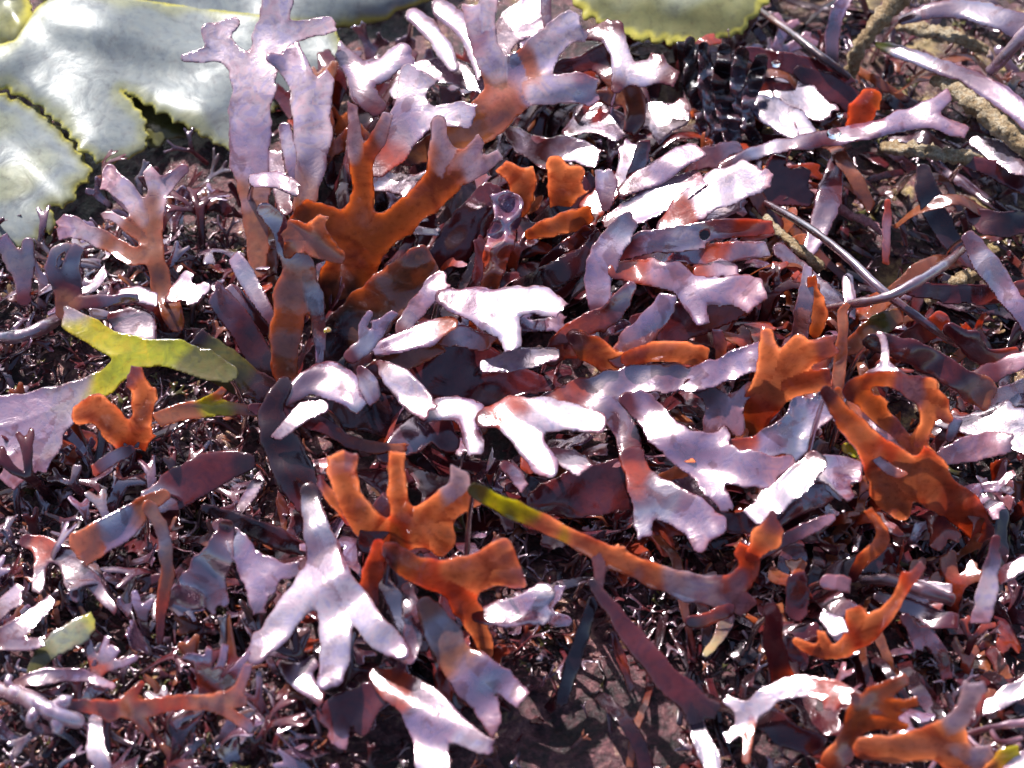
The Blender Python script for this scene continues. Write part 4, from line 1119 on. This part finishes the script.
F('amber scrap at the bottom right edge', 'orange_seaweed', 21, 'up', 'oy', '988,772,6 1002,760,9 1018,752,6')
F('pale pink lobe in the bottom right corner', 'leaf_seaweed', 23, 'hot', 'pwp', '1010,772,8 1022,762,8 1034,750,5')
F('pale grey strap by the corner loops', 'strap_seaweed', 14, 'hot', 'vcv', '975,715,5 1000,700,8 1030,684,9')

# ------------------------------------------------------------------ dark blades that spread from the holdfast
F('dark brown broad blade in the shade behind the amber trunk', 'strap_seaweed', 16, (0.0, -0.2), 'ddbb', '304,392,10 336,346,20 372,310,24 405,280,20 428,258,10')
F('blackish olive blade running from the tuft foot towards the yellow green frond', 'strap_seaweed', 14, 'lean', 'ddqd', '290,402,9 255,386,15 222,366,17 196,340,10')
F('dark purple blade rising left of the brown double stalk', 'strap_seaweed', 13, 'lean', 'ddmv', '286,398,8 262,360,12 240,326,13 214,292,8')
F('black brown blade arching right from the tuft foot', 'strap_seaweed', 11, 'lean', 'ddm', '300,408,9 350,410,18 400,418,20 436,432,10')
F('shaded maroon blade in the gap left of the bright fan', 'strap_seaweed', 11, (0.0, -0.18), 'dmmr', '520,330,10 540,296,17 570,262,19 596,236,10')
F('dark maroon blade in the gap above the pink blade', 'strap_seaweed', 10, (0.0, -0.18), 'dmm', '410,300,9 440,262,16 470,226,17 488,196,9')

# ------------------------------------------------------------------ the low turf of small fronds, each a frond of its own
def proto_mesh(name, kind, cols):
    """A small frond in its own plane, root at the origin, growing along +Y."""
    br = []

    def grow(x, y, a, r, L, depth):
        n = 3
        pts = [(x, y, r)]
        aa = a
        for k in range(n):
            aa += random.uniform(-0.22, 0.22)
            x, y = x + math.sin(aa) * L / n, y - math.cos(aa) * L / n
            pts.append((x, y, r * (1.0 + 0.08 * k)))
        br.append(pts)
        if depth:
            sp = random.uniform(0.35, 0.65)
            for s in (-1, 1):
                if random.random() < 0.9:
                    grow(x, y, aa + s * sp * random.uniform(0.7, 1.3), r * 0.85, L * random.uniform(0.45, 0.8), depth - 1)
        else:
            pts[-1] = (pts[-1][0], pts[-1][1], r * 0.8)
    if kind == 'turf':
        grow(0, 0, 0, random.uniform(2.2, 4.0), random.uniform(18, 30), random.choice((1, 2, 2)))
    elif kind == 'strap':
        grow(0, 0, 0, random.uniform(4.5, 8.0), random.uniform(90, 150), random.choice((0, 0, 1)))
    else:
        grow(0, 0, 0, random.uniform(6, 10), random.uniform(38, 60), random.choice((1, 1, 2)))
    segs = []
    for bi, b in enumerate(br):
        for k in range(len(b) - 1):
            t = lambda p: math.hypot(p[0], p[1]) / 100
            segs.append((*b[k], 0, t(b[k]), *b[k + 1], 0, t(b[k + 1]), bi))
    allp = [p for b in br for p in b]
    cell = 1.2 if kind == 'turf' else 2.0
    cuts, rough = tip_cuts(br), Ragged(0.8 if kind != 'turf' else 0.4)
    pts, faces = contour_mesh(min(p[0] for p in allp) - 14, min(p[1] for p in allp) - 14, max(p[0] for p in allp) + 14, max(p[1] for p in allp) + 14, cell, lambda P: seg_eval(P, segs, cuts, rough)[0])
    sd, who, dh, tt, nd, rad = seg_eval(pts, segs, cuts, rough)
    sd = np.where(sd < 0.05 * cell, 0, sd)
    tt = tt / tt.max()
    L = max(-p[1] for p in allp)
    s = np.clip(-pts[:, 1] / L, 0, 1)
    bend = random.uniform(-0.5, 0.5) * L * 0.25
    lev = bend * np.sin(s * 2.6) + random.uniform(-0.09, 0.09) * nd ** 4 * rad * 0.25 + Wave(0.5, 55)(pts[:, 0], pts[:, 1])
    mid = flat_at(pts[:, 0], pts[:, 1], lev)
    rows = pal_lerp(cols, tt + Wave(0.08, 30)(pts[:, 0], pts[:, 1]))
    V, G, R, wg, Nn = solid(pts, faces, sd, mid, rows, who, 0.3, 1.5)
    return make_mesh(name, V, G, R, Nn, MAT_WEED)


def scatter(name, kind, palettes, count, spots, label, group, lift, pitch, head, size=(0.8, 1.2), cat='seaweed'):
    random.seed(label)
    protos = [proto_mesh(name, kind, c) for c in palettes for _ in range(2)]
    first = None
    for i in range(count):
        x, y = spots(i)
        p = at(x, y, 2)
        gz = ground_mm(p[0], p[1])
        me = protos[i % len(protos)]
        if first is None:
            o = first = link(name, me)
            tag(o, label, cat, group)
        else:
            o = first.copy()
            o.data = me
            COL.objects.link(o)
        o.location = (p[0], p[1], (gz + random.uniform(*lift)) * MM)
        o.rotation_euler = Matrix.Rotation(head(x, y), 4, 'Z').to_euler()
        m = Matrix.Rotation(head(x, y), 4, 'Z') @ Matrix.Rotation(random.uniform(*pitch), 4, 'X') @ Matrix.Rotation(random.gauss(0, 0.35), 4, 'Y')
        o.rotation_euler = m.to_euler()
        s = random.uniform(*size)
        o.scale = (s, s, s)


def in_boxes(boxes):
    tot = sum(b[4] for b in boxes)

    def f(i):
        r = random.uniform(0, tot)
        for b in boxes:
            r -= b[4]
            if r <= 0:
                break
        return random.uniform(b[0], b[2]), random.uniform(b[1], b[3])
    return f


R = math.radians
def outward(x, y):
    """Heading away from the tuft's foot, loosely."""
    return math.atan2(-(x - 280), -(y - 400) / 0.788) + random.gauss(0, 0.45)

scatter('turf_seaweed', 'turf', ['dmv', 'dvl', 'dvk', 'dm', 'mmb', 'dvl', 'dk', 'dvv'], 290,
        in_boxes([(-30, 255, 235, 330, 2.0), (-30, 440, 230, 790, 7), (-30, 330, 60, 440, 0.6), (150, 640, 350, 800, 2.2), (185, 260, 275, 340, 0.5), (100, 195, 262, 262, 1.1)]),
        'small grey lilac to maroon forked frond of the low turf on the left side', 'small turf fronds on the left', (1, 6), (0.0, 0.9), lambda x, y: random.gauss(0, 1.3), (0.8, 1.5))
scatter('shore_strap', 'strap', ['d', 'dm', 'mdd', 'dv', 'ddm', 'mb', 'dvd', 'mdv'], 285,
        in_boxes([(720, 10, 1070, 330, 6.5), (760, 320, 1070, 520, 2.4), (640, 520, 1070, 800, 3.2), (480, 500, 700, 640, 0.6)]),
        'narrow dark glossy strap lying among others in the shade on the right side', 'narrow dark straps on the right', (1, 4), (-0.1, 0.12),
        lambda x, y: (random.gauss(0.9, 0.6) if y < 400 else random.gauss(0.25, 0.6)) + random.choice((0, math.pi)), (0.6, 1.1))
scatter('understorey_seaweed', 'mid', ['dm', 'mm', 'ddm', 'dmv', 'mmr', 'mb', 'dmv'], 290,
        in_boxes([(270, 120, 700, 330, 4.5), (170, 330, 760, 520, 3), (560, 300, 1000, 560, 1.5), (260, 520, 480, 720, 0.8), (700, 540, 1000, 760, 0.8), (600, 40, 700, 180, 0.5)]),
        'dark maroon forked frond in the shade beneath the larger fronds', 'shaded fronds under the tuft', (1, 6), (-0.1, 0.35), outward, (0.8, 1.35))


scatter('tip_seaweed', 'mid', ['dmvl', 'mmlw', 'dmp', 'dmvc', 'mvlp', 'dbo', 'mvl', 'mrl', 'mrp', 'mmr'], 210,
        in_boxes([(270, 60, 760, 330, 3), (600, 160, 770, 310, 1.6), (270, 330, 900, 520, 3), (720, 480, 1010, 760, 0.9), (280, 520, 520, 720, 0.6)]),
        'small forked frond with paler tips squeezed up between the larger fronds of the tuft', 'small pale tipped fronds in the tuft', (-2, 3), (0.25, 0.9), outward, (0.5, 0.95))
scatter('rusty_seaweed', 'mid', ['dmrr', 'dbbo', 'dmr', 'mrb'], 64,
        in_boxes([(740, 320, 860, 440, 1.6), (740, 300, 1010, 560, 3), (700, 560, 1010, 760, 1.6), (560, 180, 760, 330, 1)]),
        'small rusty red forked frond wedged between the orange fronds on the right', 'small rusty fronds on the right', (-2, 3), (0.4, 1.1), lambda x, y: random.gauss(-0.3, 0.9), (0.5, 0.85))


# ------------------------------------------------------------------ threads and shreds nobody could count
def litter():
    """Matted undergrowth as one mesh: little forked shreds of the same weeds, and some threads."""
    bits = []
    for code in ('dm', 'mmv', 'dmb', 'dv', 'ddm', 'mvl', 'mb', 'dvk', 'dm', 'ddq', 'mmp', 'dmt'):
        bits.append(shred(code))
    V, Fc, Rw, n0 = [], [], [], 0
    for i in range(3300):
        z = random.random()
        if z < 0.42:
            x, y = random.uniform(-60, 270), random.uniform(235, 810)
        elif z < 0.72:
            x, y = random.uniform(690, 1090), random.uniform(-40, 810)
        elif z < 0.80:
            x, y = random.uniform(480, 760), random.uniform(500, 660)
        else:
            x, y = random.uniform(200, 800), random.uniform(60, 800)
            if 480 < x < 700 and y > 630 and random.random() < 0.6:
                continue
        p = at(x, y, 1)
        v, f, r = random.choice(bits)
        s = random.uniform(0.5, 1.3)
        m = Matrix.Rotation(random.uniform(-3.14, 3.14), 3, 'Z') @ Matrix.Rotation(random.uniform(-0.1, 0.75), 3, 'X') @ Matrix.Rotation(random.gauss(0, 0.5), 3, 'Y')
        M = np.array(m) * s
        V.append(v @ M.T + np.array((p[0], p[1], (ground_mm(p[0], p[1]) + random.uniform(0, 2)) * MM)))
        Fc += [[k + n0 for k in q] for q in f]
        Rw.append(r * np.array([*(random.uniform(0.7, 1.25),) * 3, *(1,) * 6]))
        n0 += len(v)
    me = make_mesh('seaweed_litter', np.concatenate(V), Fc, np.concatenate(Rw), None, MAT_LITTER)
    tag(link('seaweed_litter', me), 'matted dark undergrowth of tiny forked shreds covering the rock', 'seaweed litter', kind='stuff')


def shred(code):
    segs, k = [], 0

    def grow(x, y, a, r, L, depth):
        nonlocal k
        bi = k
        k += 1
        x1, y1 = x + math.sin(a) * L, y - math.cos(a) * L
        t = lambda yy: min(1, abs(yy) / 32)
        segs.append((x, y, r, 0, t(y), x1, y1, r * random.uniform(0.75, 1.25), 0, t(y1), bi))
        if depth:
            for sgn in (-1, 1):
                if random.random() < 0.92:
                    grow(x1, y1, a + sgn * random.uniform(0.3, 0.75), r * random.uniform(0.65, 0.9), L * random.uniform(0.5, 0.85), depth - 1)
    grow(0, 0, 0, random.uniform(1.6, 3.2), random.uniform(11, 19), random.choice((1, 2, 2)))
    xs = [q[i] for q in segs for i in (0, 5)]
    ys = [q[i] for q in segs for i in (1, 6)]
    pts, faces = contour_mesh(min(xs) - 6, min(ys) - 6, max(xs) + 6, max(ys) + 6, 2.1, lambda P: seg_eval(P, segs)[0])
    sd, who, dh, tt, nd, rad = seg_eval(pts, segs)
    sd = np.where(sd < 0.1, 0, sd)
    bend = random.uniform(-1.6, 1.6)
    lev = bend * np.sin(-pts[:, 1] / 14) + Wave(0.3, 22)(pts[:, 0], pts[:, 1])
    v, f, r, _, _ = solid(pts, faces, sd, flat_at(pts[:, 0], pts[:, 1], lev), pal_lerp(code, tt), who, 0.3, 1.4)
    return v, f, r


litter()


# ------------------------------------------------------------------ grains, beads and drops
def shell(label, x, y, h, r, col):
    V, Fc = [], []
    n, m = 40, 10
    for i in range(n):
        u = i / (n - 1)
        a = u * 2.6 * 6.2832
        grow = 0.12 + 0.88 * u ** 1.4
        c = np.array((math.cos(a) * r * 0.55 * grow, math.sin(a) * r * 0.55 * grow, r * 0.95 * (1 - u) ** 0.8))
        for k in range(m):
            b = 6.2832 * k / m
            o = np.array((math.cos(a), math.sin(a), 0)) * math.cos(b) + np.array((0, 0, 1)) * math.sin(b)
            V.append(c + o * r * 0.5 * grow)
    for i in range(n - 1):
        for k in range(m):
            a, b = i * m + k, i * m + (k + 1) % m
            Fc.append([a, b, b + m, a + m])
    Fc.append(list(reversed(range(m))))
    Fc.append([(n - 1) * m + k for k in range(m)])
    p = at(x, y, h)
    me = make_mesh('sea_snail', np.array(V), Fc, pal_lerp(col, np.linspace(0, 1, len(V))), None, MAT_WEED)
    tag(link('sea_snail', me, None, p), label, 'snail')


shell('tiny orange periwinkle shell against the dark trunk foot', 328, 331, 36, 1.1 * MM, 'oy')


def water_material():
    m, nt, nd, ln = nodes_of('water_drop')
    p = N(nt, 'ShaderNodeBsdfPrincipled')
    p.inputs['Base Color'].default_value = (1, 1, 1, 1)
    p.inputs['Roughness'].default_value = 0.02
    p.inputs['IOR'].default_value = 1.33
    p.inputs['Transmission Weight'].default_value = 1.0
    o = N(nt, 'ShaderNodeOutputMaterial')
    ln.new(p.outputs[0], o.inputs[0])
    return m


MAT_WATER = water_material()


def drop(label, x, y, h, r):
    V, Fc = [(0, 0, 0.62 * r)], []
    n, m = 7, 16
    for i in range(1, n + 1):
        a = i / n * 1.75
        for k in range(m):
            b = 6.2832 * k / m
            V.append((math.sin(a) * math.cos(b) * r, math.sin(a) * math.sin(b) * r * 0.9, 0.62 * math.cos(a) * r))
    for k in range(m):
        Fc.append([0, 1 + k, 1 + (k + 1) % m])
    for i in range(n - 1):
        for k in range(m):
            a, b = 1 + i * m + k, 1 + i * m + (k + 1) % m
            Fc.append([a, a + m, b + m, b])
    Fc.append([1 + (n - 1) * m + k for k in reversed(range(m))])
    me = bpy.data.meshes.new('water_drop')
    me.from_pydata(V, [], Fc)
    me.polygons.foreach_set('use_smooth', np.ones(len(me.polygons), bool))
    me.materials.append(MAT_WATER)
    tag(link('water_drop', me, None, at(x, y, h)), label, 'water drop', 'water drops on the fronds')


drop('round water drop on the long grey stalk below the red brown tongue', 834, 134, 30, 1.9 * MM)
drop('small water drop above the round one beside the red brown tongue', 840, 115, 27, 0.9 * MM)
drop('water drop on the dark maroon strap above the grey blue leaf pair', 776, 64, 21, 1.3 * MM)
